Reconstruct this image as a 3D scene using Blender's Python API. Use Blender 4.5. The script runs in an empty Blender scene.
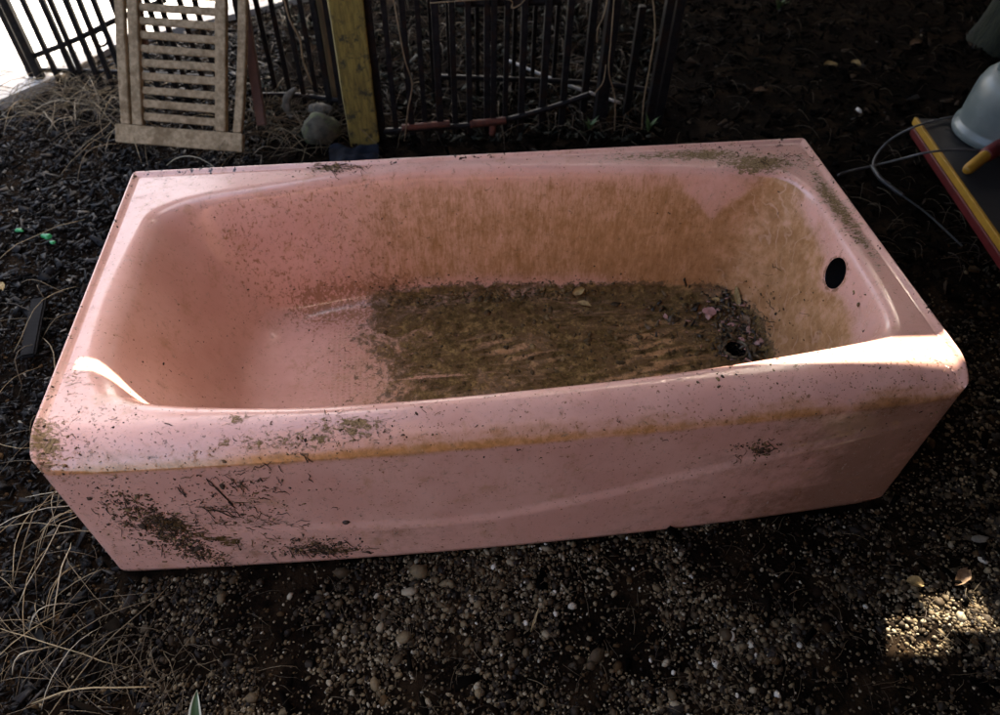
import bpy, bmesh, math, random
import numpy as np
from mathutils import Vector, Matrix, Euler, noise
from mathutils.bvhtree import BVHTree
random.seed(7); rng = np.random.default_rng(7)
S = bpy.context.scene
COL = S.collection
R = math.radians

# ------------------------------------------------------------ camera
CAM = Vector((0.6243, -0.6910, 1.2851)); ROT = Euler((0.736856, -0.0143, -0.113621), 'XYZ'); FPX = 725.145
cam_d = bpy.data.cameras.new('camera'); cam = bpy.data.objects.new('camera', cam_d); COL.objects.link(cam)
cam.location = CAM; cam.rotation_euler = ROT
cam_d.sensor_width = 36; cam_d.lens = FPX/1000*36; cam_d.clip_end = 500; cam_d.clip_start = 0.02
cam_d.dof.use_dof = True; cam_d.dof.focus_distance = 1.32; cam_d.dof.aperture_fstop = 4.0
S.camera = cam
MR = ROT.to_matrix()
def ray(u, v): return (MR @ Vector(((u-500)/FPX, -(v-357.5)/FPX, -1))).normalized()
def at(u, v, ax=2, val=0.0):
    d = ray(u, v); t = (val-CAM[ax])/d[ax]; return CAM + d*t

# ------------------------------------------------------------ materials
def mat(name):
    m = bpy.data.materials.new(name); m.use_nodes = True
    nt = m.node_tree; nt.nodes.clear()
    out = nt.nodes.new('ShaderNodeOutputMaterial'); b = nt.nodes.new('ShaderNodeBsdfPrincipled')
    nt.links.new(b.outputs[0], out.inputs[0])
    return m, nt, b
def N(nt, t, **k):
    n = nt.nodes.new(t)
    for a, v in k.items():
        if hasattr(n, a): setattr(n, a, v)
        else: n.inputs[a.replace('_', ' ')].default_value = v
    return n
def noi(nt, scale, detail=4, rough=.6, vec=None, dist=0):
    n = nt.nodes.new('ShaderNodeTexNoise'); n.inputs['Scale'].default_value = scale
    n.inputs['Detail'].default_value = detail; n.inputs['Roughness'].default_value = rough; n.inputs['Distortion'].default_value = dist
    if vec is None:
        vec = nt.nodes.new('ShaderNodeTexCoord').outputs['Object']
    nt.links.new(vec, n.inputs['Vector']); return n.outputs['Fac']
def mapv(nt, sc, rot=(0,0,0)):
    tc = nt.nodes.new('ShaderNodeTexCoord'); mp = nt.nodes.new('ShaderNodeMapping')
    mp.inputs['Scale'].default_value = sc; mp.inputs['Rotation'].default_value = rot
    nt.links.new(tc.outputs['Object'], mp.inputs['Vector']); return mp.outputs[0]
def mth(nt, op, a, b=None, c=None, clamp=False):
    n = nt.nodes.new('ShaderNodeMath'); n.operation = op; n.use_clamp = clamp
    for i, x in enumerate((a, b, c)):
        if x is None: continue
        if isinstance(x, (int, float)): n.inputs[i].default_value = x
        else: nt.links.new(x, n.inputs[i])
    return n.outputs[0]
def sstep(nt, x, lo, hi, a=0.0, b=1.0):
    n = nt.nodes.new('ShaderNodeMapRange'); n.interpolation_type = 'SMOOTHSTEP'
    nt.links.new(x, n.inputs[0])
    for i, v in enumerate((lo, hi, a, b)): n.inputs[i+1].default_value = v
    return n.outputs[0]
def mixc(nt, f, a, b, op='MIX'):
    n = nt.nodes.new('ShaderNodeMix'); n.data_type = 'RGBA'; n.blend_type = op
    if isinstance(f, (int, float)): n.inputs[0].default_value = f
    else: nt.links.new(f, n.inputs[0])
    for i, x in ((6, a), (7, b)):
        if isinstance(x, tuple): n.inputs[i].default_value = (*x[:3], 1)
        else: nt.links.new(x, n.inputs[i])
    return n.outputs[2]
def ramp(nt, f, stops):
    n = nt.nodes.new('ShaderNodeValToRGB'); e = n.color_ramp.elements
    while len(e) > 1: e.remove(e[0])
    e[0].position = stops[0][0]; e[0].color = (*stops[0][1], 1)
    for p, c in stops[1:]:
        x = e.new(p); x.color = (*c, 1)
    nt.links.new(f, n.inputs[0]); return n.outputs[0]
def attr(nt, name):
    n = nt.nodes.new('ShaderNodeAttribute'); n.attribute_name = name; return n.outputs['Fac']
def bump(nt, b, h, strength=.4, dist=.002):
    n = nt.nodes.new('ShaderNodeBump'); n.inputs['Strength'].default_value = strength; n.inputs['Distance'].default_value = dist
    nt.links.new(h, n.inputs['Height']); nt.links.new(n.outputs[0], b.inputs['Normal']); return n
def setc(nt, sock, v):
    if isinstance(v, (tuple, list)): sock.default_value = (*v, 1)
    elif isinstance(v, (int, float)): sock.default_value = v
    else: nt.links.new(v, sock)

def rough_mat(name, c1, c2, scale=30, rough=.8, bs=.4, bd=.003, stretch=(1,1,1), lo=.35, hi=.65, c3=None, s3=6, extra=None):
    m, nt, b = mat(name)
    v = mapv(nt, stretch)
    f = noi(nt, scale, 6, .65, v); col = mixc(nt, sstep(nt, f, lo, hi), c1, c2)
    if c3: col = mixc(nt, sstep(nt, noi(nt, s3, 5, .7), .5, .64), col, c3)
    setc(nt, b.inputs['Base Color'], col); b.inputs['Roughness'].default_value = rough
    bump(nt, b, f, bs, bd)
    return m
def ramp_attr_mat(name, stops, rough=.75, scale=150, spec=.4):
    """per-piece colour from the attribute 'rnd', varied inside each piece"""
    m, nt, b = mat(name)
    col = ramp(nt, attr(nt, 'rnd'), stops)
    f = noi(nt, scale, 4, .6)
    col = mixc(nt, .55, col, ramp(nt, f, [(0.3, (.35,.35,.35)), (.7, (1,1,1))]), 'MULTIPLY')
    setc(nt, b.inputs['Base Color'], col); b.inputs['Roughness'].default_value = rough
    b.inputs['Specular IOR Level'].default_value = spec
    bump(nt, b, f, .5, .001)
    return m

# ------------------------------------------------------------ object helpers
def tag(o, label=None, cat=None, group=None, kind=None):
    if label: o['label'] = label
    if cat: o['category'] = cat
    if group: o['group'] = group
    if kind: o['kind'] = kind
    return o
def empty(name, loc=(0,0,0), rz=0):
    o = bpy.data.objects.new(name, None); COL.objects.link(o); o.location = loc; o.rotation_euler = (0,0,rz)
    o.empty_display_size = .05; return o
def mesh_obj(name, V, F, m, parent=None, smooth=False, attrs=None):
    me = bpy.data.meshes.new(name)
    V = np.asarray(V, dtype=np.float32).reshape(-1, 3)
    if isinstance(F, np.ndarray):
        k = F.shape[1]; n = len(F)
        me.vertices.add(len(V)); me.vertices.foreach_set('co', V.ravel())
        me.loops.add(n*k); me.loops.foreach_set('vertex_index', F.astype(np.int32).ravel())
        me.polygons.add(n); me.polygons.foreach_set('loop_start', np.arange(0, n*k, k, dtype=np.int32))
        me.polygons.foreach_set('loop_total', np.full(n, k, dtype=np.int32)); me.update(calc_edges=True)
    else:
        me.from_pydata([tuple(map(float, p)) for p in V], [], [tuple(map(int, f)) for f in F]); me.update()
    if smooth: me.polygons.foreach_set('use_smooth', [True]*len(me.polygons))
    if attrs:
        for a, arr in attrs.items():
            at_ = me.attributes.new(a, 'FLOAT', 'POINT'); at_.data.foreach_set('value', np.asarray(arr, dtype=np.float32))
    if m: me.materials.append(m)
    o = bpy.data.objects.new(name, me); COL.objects.link(o)
    if parent: o.parent = parent
    return o
def bm_obj(name, bm, m, parent=None, smooth=False, bevel=0, seg=2):
    if bevel:
        bmesh.ops.bevel(bm, geom=bm.edges[:], offset=bevel, segments=seg, affect='EDGES', profile=.6)
    me = bpy.data.meshes.new(name); bm.to_mesh(me); bm.free()
    if smooth: me.polygons.foreach_set('use_smooth', [True]*len(me.polygons))
    me.materials.append(m); o = bpy.data.objects.new(name, me); COL.objects.link(o)
    if parent: o.parent = parent
    return o
def add_box(bm, c, size, M=None):
    T = Matrix.Translation(c) @ (M.to_4x4() if M is not None else Matrix.Identity(4)) @ Matrix.Diagonal((*size, 1))
    return bmesh.ops.create_cube(bm, size=1, matrix=T)
def frame(d, up=Vector((0,0,1))):
    d = Vector(d).normalized(); x = d.cross(up)
    if x.length < 1e-4: x = d.cross(Vector((1,0,0)))
    x.normalize(); y = x.cross(d); return x, y
def bar(p, q, w, h, up=Vector((0,0,1)), jit=0):
    p, q = Vector(p), Vector(q); d = q-p; x, y = frame(d, Vector(up))
    M = Matrix((x, d.normalized(), y)).transposed()
    bm = bmesh.new(); add_box(bm, (p+q)/2, (w, d.length, h), M)
    return bm
def tube_arrays(pts, rad, k=6):
    P = [Vector(p) for p in pts]; V = []; F = []
    n = len(P)
    for i, p in enumerate(P):
        d = (P[min(i+1, n-1)]-P[max(i-1, 0)]); x, y = frame(d)
        r = rad[i] if hasattr(rad, '__len__') else rad
        for j in range(k):
            a = 2*math.pi*j/k; V.append(p+(x*math.cos(a)+y*math.sin(a))*r)
    for i in range(n-1):
        for j in range(k):
            F.append((i*k+j, i*k+(j+1)%k, (i+1)*k+(j+1)%k, (i+1)*k+j))
    # closed ends with quads/tris folded onto first vert
    c0 = len(V); V.append(P[0]); V.append(P[-1])
    for j in range(k):
        F.append((c0, (j+1)%k, j, c0)); F.append((c0+1, (n-1)*k+j, (n-1)*k+(j+1)%k, c0+1))
    F = [f if f[0] != f[3] else f[:3] for f in F]
    return V, F
def smooth_pts(ctrl, n=8):
    C = [Vector(c) for c in ctrl]; out = []
    for i in range(len(C)-1):
        a, b, c, d = C[max(i-1,0)], C[i], C[i+1], C[min(i+2, len(C)-1)]
        for s in range(n):
            t = s/n
            out.append(.5*((2*b)+(c-a)*t+(2*a-5*b+4*c-d)*t*t+(3*b-a-3*c+d)*t**3))
    out.append(C[-1]); return out
def tube(name, ctrl, rad, m, parent=None, k=8, n=8, raw=False):
    P = [Vector(c) for c in ctrl] if raw else smooth_pts(ctrl, n)
    if hasattr(rad, '__len__'):
        rad = list(np.interp(np.linspace(0, 1, len(P)), np.linspace(0, 1, len(rad)), rad))
    V, F = tube_arrays(P, rad, k); return mesh_obj(name, V, F, m, parent, smooth=True)
class Many:
    """many strands in one mesh (stuff only)"""
    def __init__(s): s.V = []; s.F = []; s.A = []
    def strand(s, pts, rad, k=4, a=None):
        V, F = tube_arrays(pts, rad, k); o = len(s.V); s.V += V; s.F += [tuple(i+o for i in f) for f in F]
        s.A += [a if a is not None else random.random()]*len(V)
    def build(s, name, m, parent=None): return mesh_obj(name, s.V, s.F, m, parent, smooth=True, attrs={'rnd': s.A})
def lathe(name, prof, m, parent=None, seg=40, loc=(0,0,0), sx=1, sy=1):
    V = []; F = []
    for r, z in prof:
        for j in range(seg):
            a = 2*math.pi*j/seg; V.append((loc[0]+r*sx*math.cos(a), loc[1]+r*sy*math.sin(a), loc[2]+z))
    n = len(prof)
    for i in range(n-1):
        for j in range(seg): F.append((i*seg+j, i*seg+(j+1)%seg, (i+1)*seg+(j+1)%seg, (i+1)*seg+j))
    F.append(tuple(range(seg))[::-1]); F.append(tuple(range((n-1)*seg, n*seg)))
    return mesh_obj(name, V, F, m, parent, smooth=True)

# ============================================================ BATHTUB
H = 0.3837; W = 0.7415; L = 1.52; ZF = 0.058
def side_pts(ctrl, n):
    """n samples (last excluded) along a smooth open curve through 2D points, even arclength"""
    P = smooth_pts([Vector((a, b, 0)) for a, b in ctrl], 24)
    d = np.cumsum([0]+[(P[i+1]-P[i]).length for i in range(len(P)-1)])
    t = np.linspace(0, d[-1], n+1)[:-1]
    return np.stack([np.interp(t, d, [p[k] for p in P]) for k in (0, 1)], 1)
def side_lin(ctrl, n):
    C = np.array(ctrl, float); d = np.concatenate([[0], np.cumsum(np.linalg.norm(np.diff(C, axis=0), axis=1))]); t = np.linspace(0, d[-1], n+1)[:-1]
    return np.stack([np.interp(t, d, C[:, k]) for k in (0, 1)], 1)
def loop(sides, ns, fn=side_pts): return np.concatenate([fn(s, n) for s, n in zip(sides, ns)])
NS = (300, 150, 300, 150); NT = sum(NS)
def bow(x): return -0.020*np.sin(np.pi*np.clip(x/L, 0, 1))**.8
xs = np.linspace(0, L, 60)
c = .010
outer = loop([[(c, 0)]+[(x, float(bow(x))) for x in xs[1:-1]]+[(L-c, 0)],
              [(L-c, 0), (L-c*.3, c*.3), (L, c), (L, W/2), (L, W-c), (L-c, W)],
              [(L-c, W), (L/2, W), (c, W)],
              [(c, W), (0, W-c), (0, W/2), (0, c), (c*.3, c*.3), (c, 0)]], NS, side_lin)
FLi, FRi, BRi, BLi = (.100, .118), (1.405, .112), (1.432, .592), (.095, .598)
inner = loop([[FLi, (.15, .092), (.30, .068), (.483, .056), (.805, .060), (1.063, .073), (1.30, .098), FRi],
              [FRi, (1.438, .150), (1.452, .25), (1.456, .42), (1.453, .54), BRi],
              [BRi, (1.405, .618), (1.236, .645), (1.016, .672), (.72, .695), (.50, .695), (.27, .655), (.14, .628), BLi],
              [BLi, (.072, .565), (.066, .45), (.063, .33), (.066, .20), FLi]], NS)
FLf, FRf, BRf, BLf = (.285, .180), (1.33, .165), (1.335, .560), (.290, .600)
floorc = loop([[FLf, (.45, .150), (.8, .135), (1.2, .148), FRf],
               [FRf, (1.378, .22), (1.388, .36), (1.385, .50), BRf],
               [BRf, (1.287, .578), (1.042, .606), (.746, .632), (.472, .635), BLf],
               [BLf, (.238, .53), (.222, .40), (.235, .26), FLf]], NS)
# smooth closed loops a little so the corners round
def blur(P, k):
    for _ in range(k): P = (np.roll(P, 1, 0)+2*P+np.roll(P, -1, 0))/4
    return P
inner = blur(inner, 60); floorc = blur(floorc, 60); outer = blur(outer, 4)
idx = np.arange(NT)
wl = np.zeros(NT); wl[600+0:900] = 0
# weights: front, left
def wside(a, b, soft):
    w = np.zeros(NT); w[a:b] = 1
    for _ in range(soft): w = (np.roll(w, 1)+2*w+np.roll(w, -1))/4
    return w
wf = wside(0, 300, 30); wf = np.maximum(wf*0, np.where((idx < 300), 1, 0)); wleft = wside(750, 900, 160)
wf_s = wside(0, 300, 60)
rows = []  # each (NT,3)
def fy(x, z):   # apron relief: arc line with the panel below set back
    za = np.interp(x, [.0, .25, .44, .6, .72, .9, 1.0, 1.18, 1.26, 1.42, 1.52], [.128, .128, .118, .102, .110, .146, .172, .213, .227, .262, .28])
    fade = np.interp(x, [0, .15, .38, .8, 1.2, 1.45, 1.52], [0, .1, .6, 1, 1, .45, .0])
    d = z-za
    step = 1/(1+np.exp(d/.0045))
    ridge = np.exp(-(d/.008)**2)
    return fade*(-.0060*step - .0022*ridge)
def row_skirt(z):
    P = outer.copy(); x = P[:, 0]
    yy = P[:, 1].copy(); f = idx < 300
    endf = np.clip(np.minimum(x, L-x)/.05, 0, 1)
    yy = np.where(f, yy+fy(x, z)*endf+0.004*np.clip((.30-z)/.30, 0, 1)*0, yy)
    return np.stack([x, yy, np.full(NT, z)], 1)
crease_z = H-.056
for z in np.linspace(0.0, crease_z, 46): rows.append(row_skirt(z))
# transition crease -> rim outer edge.  Front: quarter roll.  Other sides: straight up to lip
S1 = np.concatenate([np.linspace(0, .10, 14)[1:], np.linspace(.10, .86, 28)[1:]])
front = (idx < 300)
endw = np.clip(np.minimum(outer[:, 0], L-outer[:, 0])/.028, 0, 1); endw = endw*endw*(3-2*endw)
fw = np.where(front, 1, 0)*endw        # 1 = rolled front, 0 = lip
vec = inner-outer; dist = np.linalg.norm(vec, axis=1)
# lip sides: vertical portion up
nlip = 8
lipd = np.array([0, .0, .0, .0008, .003, .006, .010, .016])
lipz = np.array([-.040, -.02, -.008, -.0025, 0, -.0004, -.004, -.0075])
rolld = np.array([.0005, .0022, .0052, .0095, .015, .021, .027, .034])
def rollz(d): return -.007-.049*np.clip(1-d/.066, 0, 1)**2.3
def endamp(x_): return 1-.30*(1-np.clip(np.minimum(x_, L-x_)/.09, 0, 1))**2
for i in range(nlip):
    dd = fw*rolld[i]+(1-fw)*lipd[i]
    zz = fw*rollz(rolld[i])+(1-fw)*lipz[i]
    ld = (1-fw)*lipd[i]
    px_ = np.clip(outer[:, 0], ld, L-ld); py_ = np.minimum(outer[:, 1], W-ld)+fw*dd*front
    yd = np.clip(py_-bow(px_), 0, 1)
    roll = (rollz(yd)+.007)*endamp(px_)          # <= 0
    zz = fw*(roll-.007)+(1-fw)*(-.056+(lipz[i]+.056)*np.clip((.056+roll)/.056, .12, 1))
    rows.append(np.stack([px_, py_, H+zz], 1))
LastLip = rows[-1].copy()
# wall 2D profile
D = np.linalg.norm(floorc-inner, axis=1)
r1 = .022+.012*wleft; r2 = .036+.022*wleft
slope = np.stack([D, np.full(NT, -(H-ZF))], 1); sl = np.linalg.norm(slope, axis=1)
# rim flat from lip to start of roundover
startd = fw*rolld[-1]+(1-fw)*lipd[-1]
flat_n = 14
dsx = min
def rimz(d):      # height of rim surface, by distance from outer edge
    zl = np.interp(d, [0.016, .030, .2], [-.0075, -.0085, -.0055])
    zr = rollz(d)
    w2 = np.clip(1-fw, 0, 1)
    return zr*(1-w2)+zl*w2
# smooth frontness for flat region using y so the corner of the rim blends
for s in np.linspace(0, 1, flat_n+1)[1:]:
    dd = startd+(dist-r1-startd)*s
    P = LastLip[:, :2]+(outer+vec*((dist-r1)/dist)[:, None]-LastLip[:, :2])*s
    # blend: front roll drop depends on true y distance from the front edge for every column
    yd = np.clip(P[:, 1]-bow(P[:, 0]), 0, 1)
    lipw = np.clip((.018-np.minimum(np.minimum(P[:, 0], L-P[:, 0]), W-P[:, 1]))/.018, 0, 1)
    zc = -.007+(rollz(yd)+.007)*endamp(P[:, 0])
    rows.append(np.stack([P[:, 0], P[:, 1], H+zc], 1))
rim_top = rows[-1][:, 2].copy()
dirn = (floorc-inner)/D[:, None]
n_out = vec/dist[:, None]
A = np.concatenate([inner-n_out*r1[:, None], rim_top[:, None]], 1)          # start of roundover
B = np.concatenate([inner, (H-.007)*np.ones((NT, 1))], 1)
wallv = np.concatenate([floorc-inner, np.full((NT, 1), -(H-.007-ZF))], 1); wl_len = np.linalg.norm(wallv, axis=1)[:, None]
Cc = B+wallv/wl_len*(r1*1.15)[:, None]
for t in np.linspace(0, 1, 9)[1:]:
    rows.append((1-t)**2*A+2*t*(1-t)*B+t*t*Cc)
E0 = B+wallv*(1-(r2[:, None]/wl_len))
for t in np.linspace(0, 1, 40)[1:]:
    P = Cc+(E0-Cc)*t
    rows.append(P)
Fp = B+wallv
cen = np.stack([.82+(floorc[:, 0]-.82)*.62, .375+(floorc[:, 1]-.375)*.02], 1)
inw = cen-floorc; inl = np.linalg.norm(inw, axis=1)[:, None]
G = np.concatenate([floorc+inw/inl*(r2*.95)[:, None], np.full((NT, 1), ZF-.001)], 1)
for t in np.linspace(0, 1, 13)[1:]:
    rows.append((1-t)**2*E0+2*t*(1-t)*Fp+t*t*G)
Cn = np.concatenate([cen, np.full((NT, 1), ZF-.004)], 1)
for t in np.linspace(0, 1, 34)[1:]:
    rows.append(G+(Cn-G)*t)
V = np.array(rows); NR = len(V)
# subtle bulge waviness of enamel
Vf = V.reshape(-1, 3)
a = np.arange(NR-1)[:, None]*NT; j = np.arange(NT)[None, :]; j2 = (j+1) % NT
Fq = np.stack([a+j, a+j2, a+NT+j2, a+NT+j], -1).reshape(-1, 4)
tub = empty('bathtub', (0, 0, 0))
tag(tub, 'old pink enamel bathtub, muddy inside, standing on gravel', 'bathtub')

# stain probabilities per vertex, given in the tub's own coordinates
x, y, z = Vf[:, 0], Vf[:, 1], Vf[:, 2]
def g(x0, y0, sx, sy, rot=0, p=2):
    cr, sr = math.cos(rot), math.sin(rot); dx, dy = x-x0, y-y0
    u = (dx*cr+dy*sr)/sx; v = (-dx*sr+dy*cr)/sy; return np.exp(-(np.abs(u)**p+np.abs(v)**p))
ss = lambda t, a, b: (lambda q: q*q*(3-2*q))(np.clip((t-a)/(b-a), 0, 1))
inside = (np.arange(len(Vf))//NT) >= (46+nlip+flat_n+5)
rimrow = ~inside & (z > H-.05)
low = ss(-z, -.125, -.085)
mud = inside*ss(-z, -.105, -.066)*(ss(x+.25*(y-.4), .30, .72)*.95)*(1-.3*ss(x, 1.30, 1.42))
mud_s = inside*ss(-z, -.11, -.085)*ss(x, .30, .5)
film = inside*(ss(x, .28, .62)*ss(-z, -.390, -.31)*.55+.22*ss(x, .2, .9)*ss(-z, -.36, -.2)+.15*ss(x, .8, 1.2))
film = np.maximum(film, inside*ss(x, 1.05, 1.40)*.85)
# clean V on the upper back wall and the clean upper strip of the drain-end wall
vx = np.abs(x-1.285); vn = np.array([noise.noise(Vector((a_*30, 0, b_*30))) for a_, b_ in zip(x, z)])*.02; vclean = inside*(y > .5)*ss(z+vn-(.262+vx*1.0), -.015, .015)*(x > 1.10)*(x < 1.41)
film *= 1-vclean*(.62+.25*np.array([noise.noise(Vector((a_*9, 3, b_*9))) for a_, b_ in zip(x, z)]))
rc = inside*(x > 1.30)*(y < .60)*ss(z-(.315+(.42-y)*-.12), -.02, .03)*ss(.60-y, 0, .10)
film *= 1-.85*rc
film *= 1-.6*ss(-z, -.125, -.085)*ss(y, .5, .6)*(1-ss(x, 1.0, 1.2))
ox, oy, ozz = 1.44, .34, .32
film *= 1-.9*np.exp(-(((y-.34)/.045)**2+((z-.32)/.045)**2)**2)*inside*(x > 1.3)
leftgrime = inside*ss(y, .52, .6)*ss(x, .10, .2)*(1-ss(x, .5, .7))*.55
leftgrime += inside*ss(-z, -.14, -.10)*ss(x, .26, .34)*(1-ss(x, .55, .75))*.42
moss = rimrow*(g(1.13, .705, .12, .02)*.75+g(1.27, .70, .07, .022)*1.0+g(1.38, .655, .085, .035)*1.3+g(1.487, .50, .022, .12, 0)*1.1
               +g(.42, .722, .045, .012)*1.1+g(1.49, .35, .012, .08)*.5)
moss = moss+(z > .30)*(~inside)*(g(.02, .03, .035, .035)*.9+g(.49, .02, .05, .012)*.8+g(.31, .04, .02, .01)*.8+g(.40, .005, .14, .012)*.6+g(.035, .15, .02, .04)*.45)
cz = np.exp(-((z-(H-.052))/.012)**2)*(y < .03)*(~inside)
rust = 1.25*cz*(.80+.25*np.interp(x, [0, .2, .5, .8, 1.1, 1.5], [.4, 1, 1, .6, .6, .2]))
rust = np.maximum(rust, np.exp(-((z-(H-.038))/.014)**2)*(y < .04)*(~inside)*.72)
# brown-olive dirt wash on the right apron, deepened to stand for shade too
wash = (~inside)*(y < .04)*ss(-z, -.362, -.315)*ss(x, .95, 1.45)*.75
wash *= 1.25
wash += (~inside)*(y < .02)*(z < .10)*.25
grime = np.zeros(len(Vf)); ap = (~inside)*(y < .02)*(z < .33)
def gz(x0, z0, sx, sz, rot=0):
    cr, sr = math.cos(rot), math.sin(rot); dx, dz = x-x0, z-z0
    return np.exp(-(((dx*cr+dz*sr)/sx)**2+((-dx*sr+dz*cr)/sz)**2))
grime = 1.25*ap*(gz(.150, .160, .055, .032, -.5)*1.0+gz(.225, .095, .055, .022, -.5)*.85
            +gz(.275, .215, .075, .030, .1)*.62+gz(.28, .15, .09, .03, -.2)*.60+gz(.40, .035, .10, .016)*.95+gz(1.19, .232, .03, .012)*.7+gz(1.13, .235, .02, .008)*.7)
fle = np.where(inside, .0, .15)*np.ones(len(Vf))
fle += ap*.1+(~inside)*(y < .09)*(z > .3)*(.25+.2*ss(x, .9, 1.3))+(~inside)*g(.06, .06, .1, .1)*.4
edge = (~inside)*(z > H-.03)*(np.minimum(np.minimum(x, L-x), W-y) < .012)*(y > .0)*.6
ring = inside*(x > 1.3)*np.exp(-((np.hypot(y-.341, z-.318)-.033)/.0045)**2)*(1+.8*(z < .30))
wipe = inside*(z < .075)*np.minimum(1, g(1.13, .42, .085, .10, .3)*1.1+g(1.02, .30, .14, .05, .2)+g(.80, .44, .17, .06, -.35)*.9+g(.66, .30, .10, .07, .2)*.7)
endwall = inside*ss(x, 1.24, 1.36)
grid = inside*(z < .068)*ss(x, .37, .40)*(1-ss(x, .66, .8))*ss(y, .17, .2)*(1-ss(y, .56, .6))

def enamel():
    m, nt, b = mat('pink_enamel')
    L_ = nt.links.new
    def con(f, k=3.2, o=.5): return mth(nt, 'MULTIPLY_ADD', mth(nt, 'SUBTRACT', f, .5), k, o)   # stretch the noise to about 0..1
    def blot(a, f, A, lo, hi, mx=1.0): return sstep(nt, mth(nt, 'MULTIPLY_ADD', a, A, f), lo, hi, 0, mx)
    fine = con(noi(nt, 260, 3, .6)); med = con(noi(nt, 38, 7, .72)); big = con(noi(nt, 6, 4, .6)); med2 = con(noi(nt, 60, 8, .75, dist=.6))
    streak = con(noi(nt, 1, 6, .75, mapv(nt, (70, 70, 6))), 3.2); streak2 = con(noi(nt, 1, 5, .7, mapv(nt, (210, 210, 26))), 3)
    base = mixc(nt, sstep(nt, big, 0, 1), (.60, .315, .245), (.67, .375, .295))
    # brownish water film, streaky
    big2 = con(noi(nt, 16, 5, .6))
    f1 = mth(nt, 'MULTIPLY_ADD', streak, .34, mth(nt, 'MULTIPLY_ADD', streak2, .30, mth(nt, 'MULTIPLY_ADD', big2, .20, mth(nt, 'MULTIPLY', med2, .24))))
    f2 = mth(nt, 'MULTIPLY_ADD', med, .45, mth(nt, 'MULTIPLY_ADD', big2, .42, mth(nt, 'MULTIPLY', streak, .12)))
    ew = nt.nodes.new('ShaderNodeMix'); ew.data_type = 'FLOAT'; L_(attr(nt, 'endwall'), ew.inputs[0]); L_(f1, ew.inputs[2]); L_(f2, ew.inputs[3]); f = ew.outputs[0]
    fmask = blot(attr(nt, 'film'), f, 1.12, .50, 1.60, .92)
    fcol = mixc(nt, sstep(nt, f, .1, .95), (.48, .26, .10), (.27, .125, .036))
    col = mixc(nt, fmask, base, fcol)
    # pale scratches through the film
    wt = nt.nodes.new('ShaderNodeTexWave'); wt.wave_type = 'BANDS'; wt.inputs['Scale'].default_value = 9; wt.inputs['Distortion'].default_value = 14; wt.inputs['Detail'].default_value = 3; wt.inputs['Detail Scale'].default_value = 1.6
    L_(mapv(nt, (1, 1, 1), (.5, .3, .9)), wt.inputs['Vector'])
    wv = mth(nt, 'MULTIPLY', sstep(nt, wt.outputs['Fac'], .86, 1.0, 0, .55), mth(nt, 'MULTIPLY', sstep(nt, big2, .35, .8), mth(nt, 'MULTIPLY_ADD', attr(nt, 'endwall'), .8, .1)))
    col = mixc(nt, mth(nt, 'MULTIPLY', wv, sstep(nt, fmask, .2, .7)), col, (.60, .36, .23))
    col = mixc(nt, blot(attr(nt, 'lgrime'), mth(nt, 'MULTIPLY_ADD', con(noi(nt, 150, 5, .7, mapv(nt, (1, 1, .6)), dist=.3)), .7, mth(nt, 'MULTIPLY', med2, .35)), .75, 1.02, 1.25, .8), col, (.27, .125, .055))
    # anti slip pattern on the floor
    mpv = mapv(nt, (1, 1, 1)); sep = N(nt, 'ShaderNodeSeparateXYZ'); L_(mpv, sep.inputs[0])
    sx_ = mth(nt, 'SINE', mth(nt, 'MULTIPLY', sep.outputs[0], 2*math.pi/.0125)); sy_ = mth(nt, 'SINE', mth(nt, 'MULTIPLY', sep.outputs[1], 2*math.pi/.010))
    gr = mth(nt, 'MULTIPLY', sstep(nt, sx_, -.1, .6), sstep(nt, sy_, -.9, .2)); grm = mth(nt, 'MULTIPLY', gr, attr(nt, 'grid'))
    grm = mth(nt, 'MULTIPLY', grm, sstep(nt, med, 0, 1, .3, 1))
    col = mixc(nt, mth(nt, 'MULTIPLY', grm, .6), col, (.40, .21, .11))
    col = mixc(nt, blot(attr(nt, 'ring'), med2, .8, .75, 1.3, .75), col, (.17, .075, .025))
    # rust line along the crease
    ru = mth(nt, 'MULTIPLY_ADD', big, .65, mth(nt, 'MULTIPLY', med2, .45))
    rum = blot(attr(nt, 'rust'), ru, 1.0, .80, 2.0, .88)
    col = mixc(nt, rum, col, mixc(nt, sstep(nt, med2, .2, .9), (.46, .185, .028), (.30, .125, .022)))
    wsh = mth(nt, 'MULTIPLY_ADD', big, .4, mth(nt, 'MULTIPLY', med, .45))
    col = mixc(nt, blot(attr(nt, 'wash'), wsh, 1.0, .55, 1.5, .74), col, (.14, .066, .032))
    # specks
    fl = mth(nt, 'MULTIPLY_ADD', con(noi(nt, 190, 2, .5, dist=.4)), .75, mth(nt, 'MULTIPLY', med, .35))
    col = mixc(nt, blot(attr(nt, 'fleck'), fl, .26, 1.02, 1.14, .75), col, (.16, .075, .03))
    col = mixc(nt, sstep(nt, con(noi(nt, 17, 6, .75)), .68, 1.1, 0, .45), col, (.40, .215, .10))
    ed = mth(nt, 'MULTIPLY_ADD', med2, .5, attr(nt, 'edge'))
    col = mixc(nt, sstep(nt, ed, .85, 1.4, 0, .5), col, (.27, .13, .06))
    ch = mth(nt, 'MULTIPLY_ADD', con(noi(nt, 75, 3, .6, dist=.3)), .8, mth(nt, 'MULTIPLY', big, .3))
    chm = blot(attr(nt, 'edge'), ch, .42, 1.17, 1.21, 1)
    col = mixc(nt, chm, col, (.045, .022, .014))
    # moss
    mo = mth(nt, 'MULTIPLY_ADD', con(noi(nt, 1, 6, .7, mapv(nt, (70, 150, 90)), dist=1.0)), .7, mth(nt, 'MULTIPLY', med2, .3))
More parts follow.
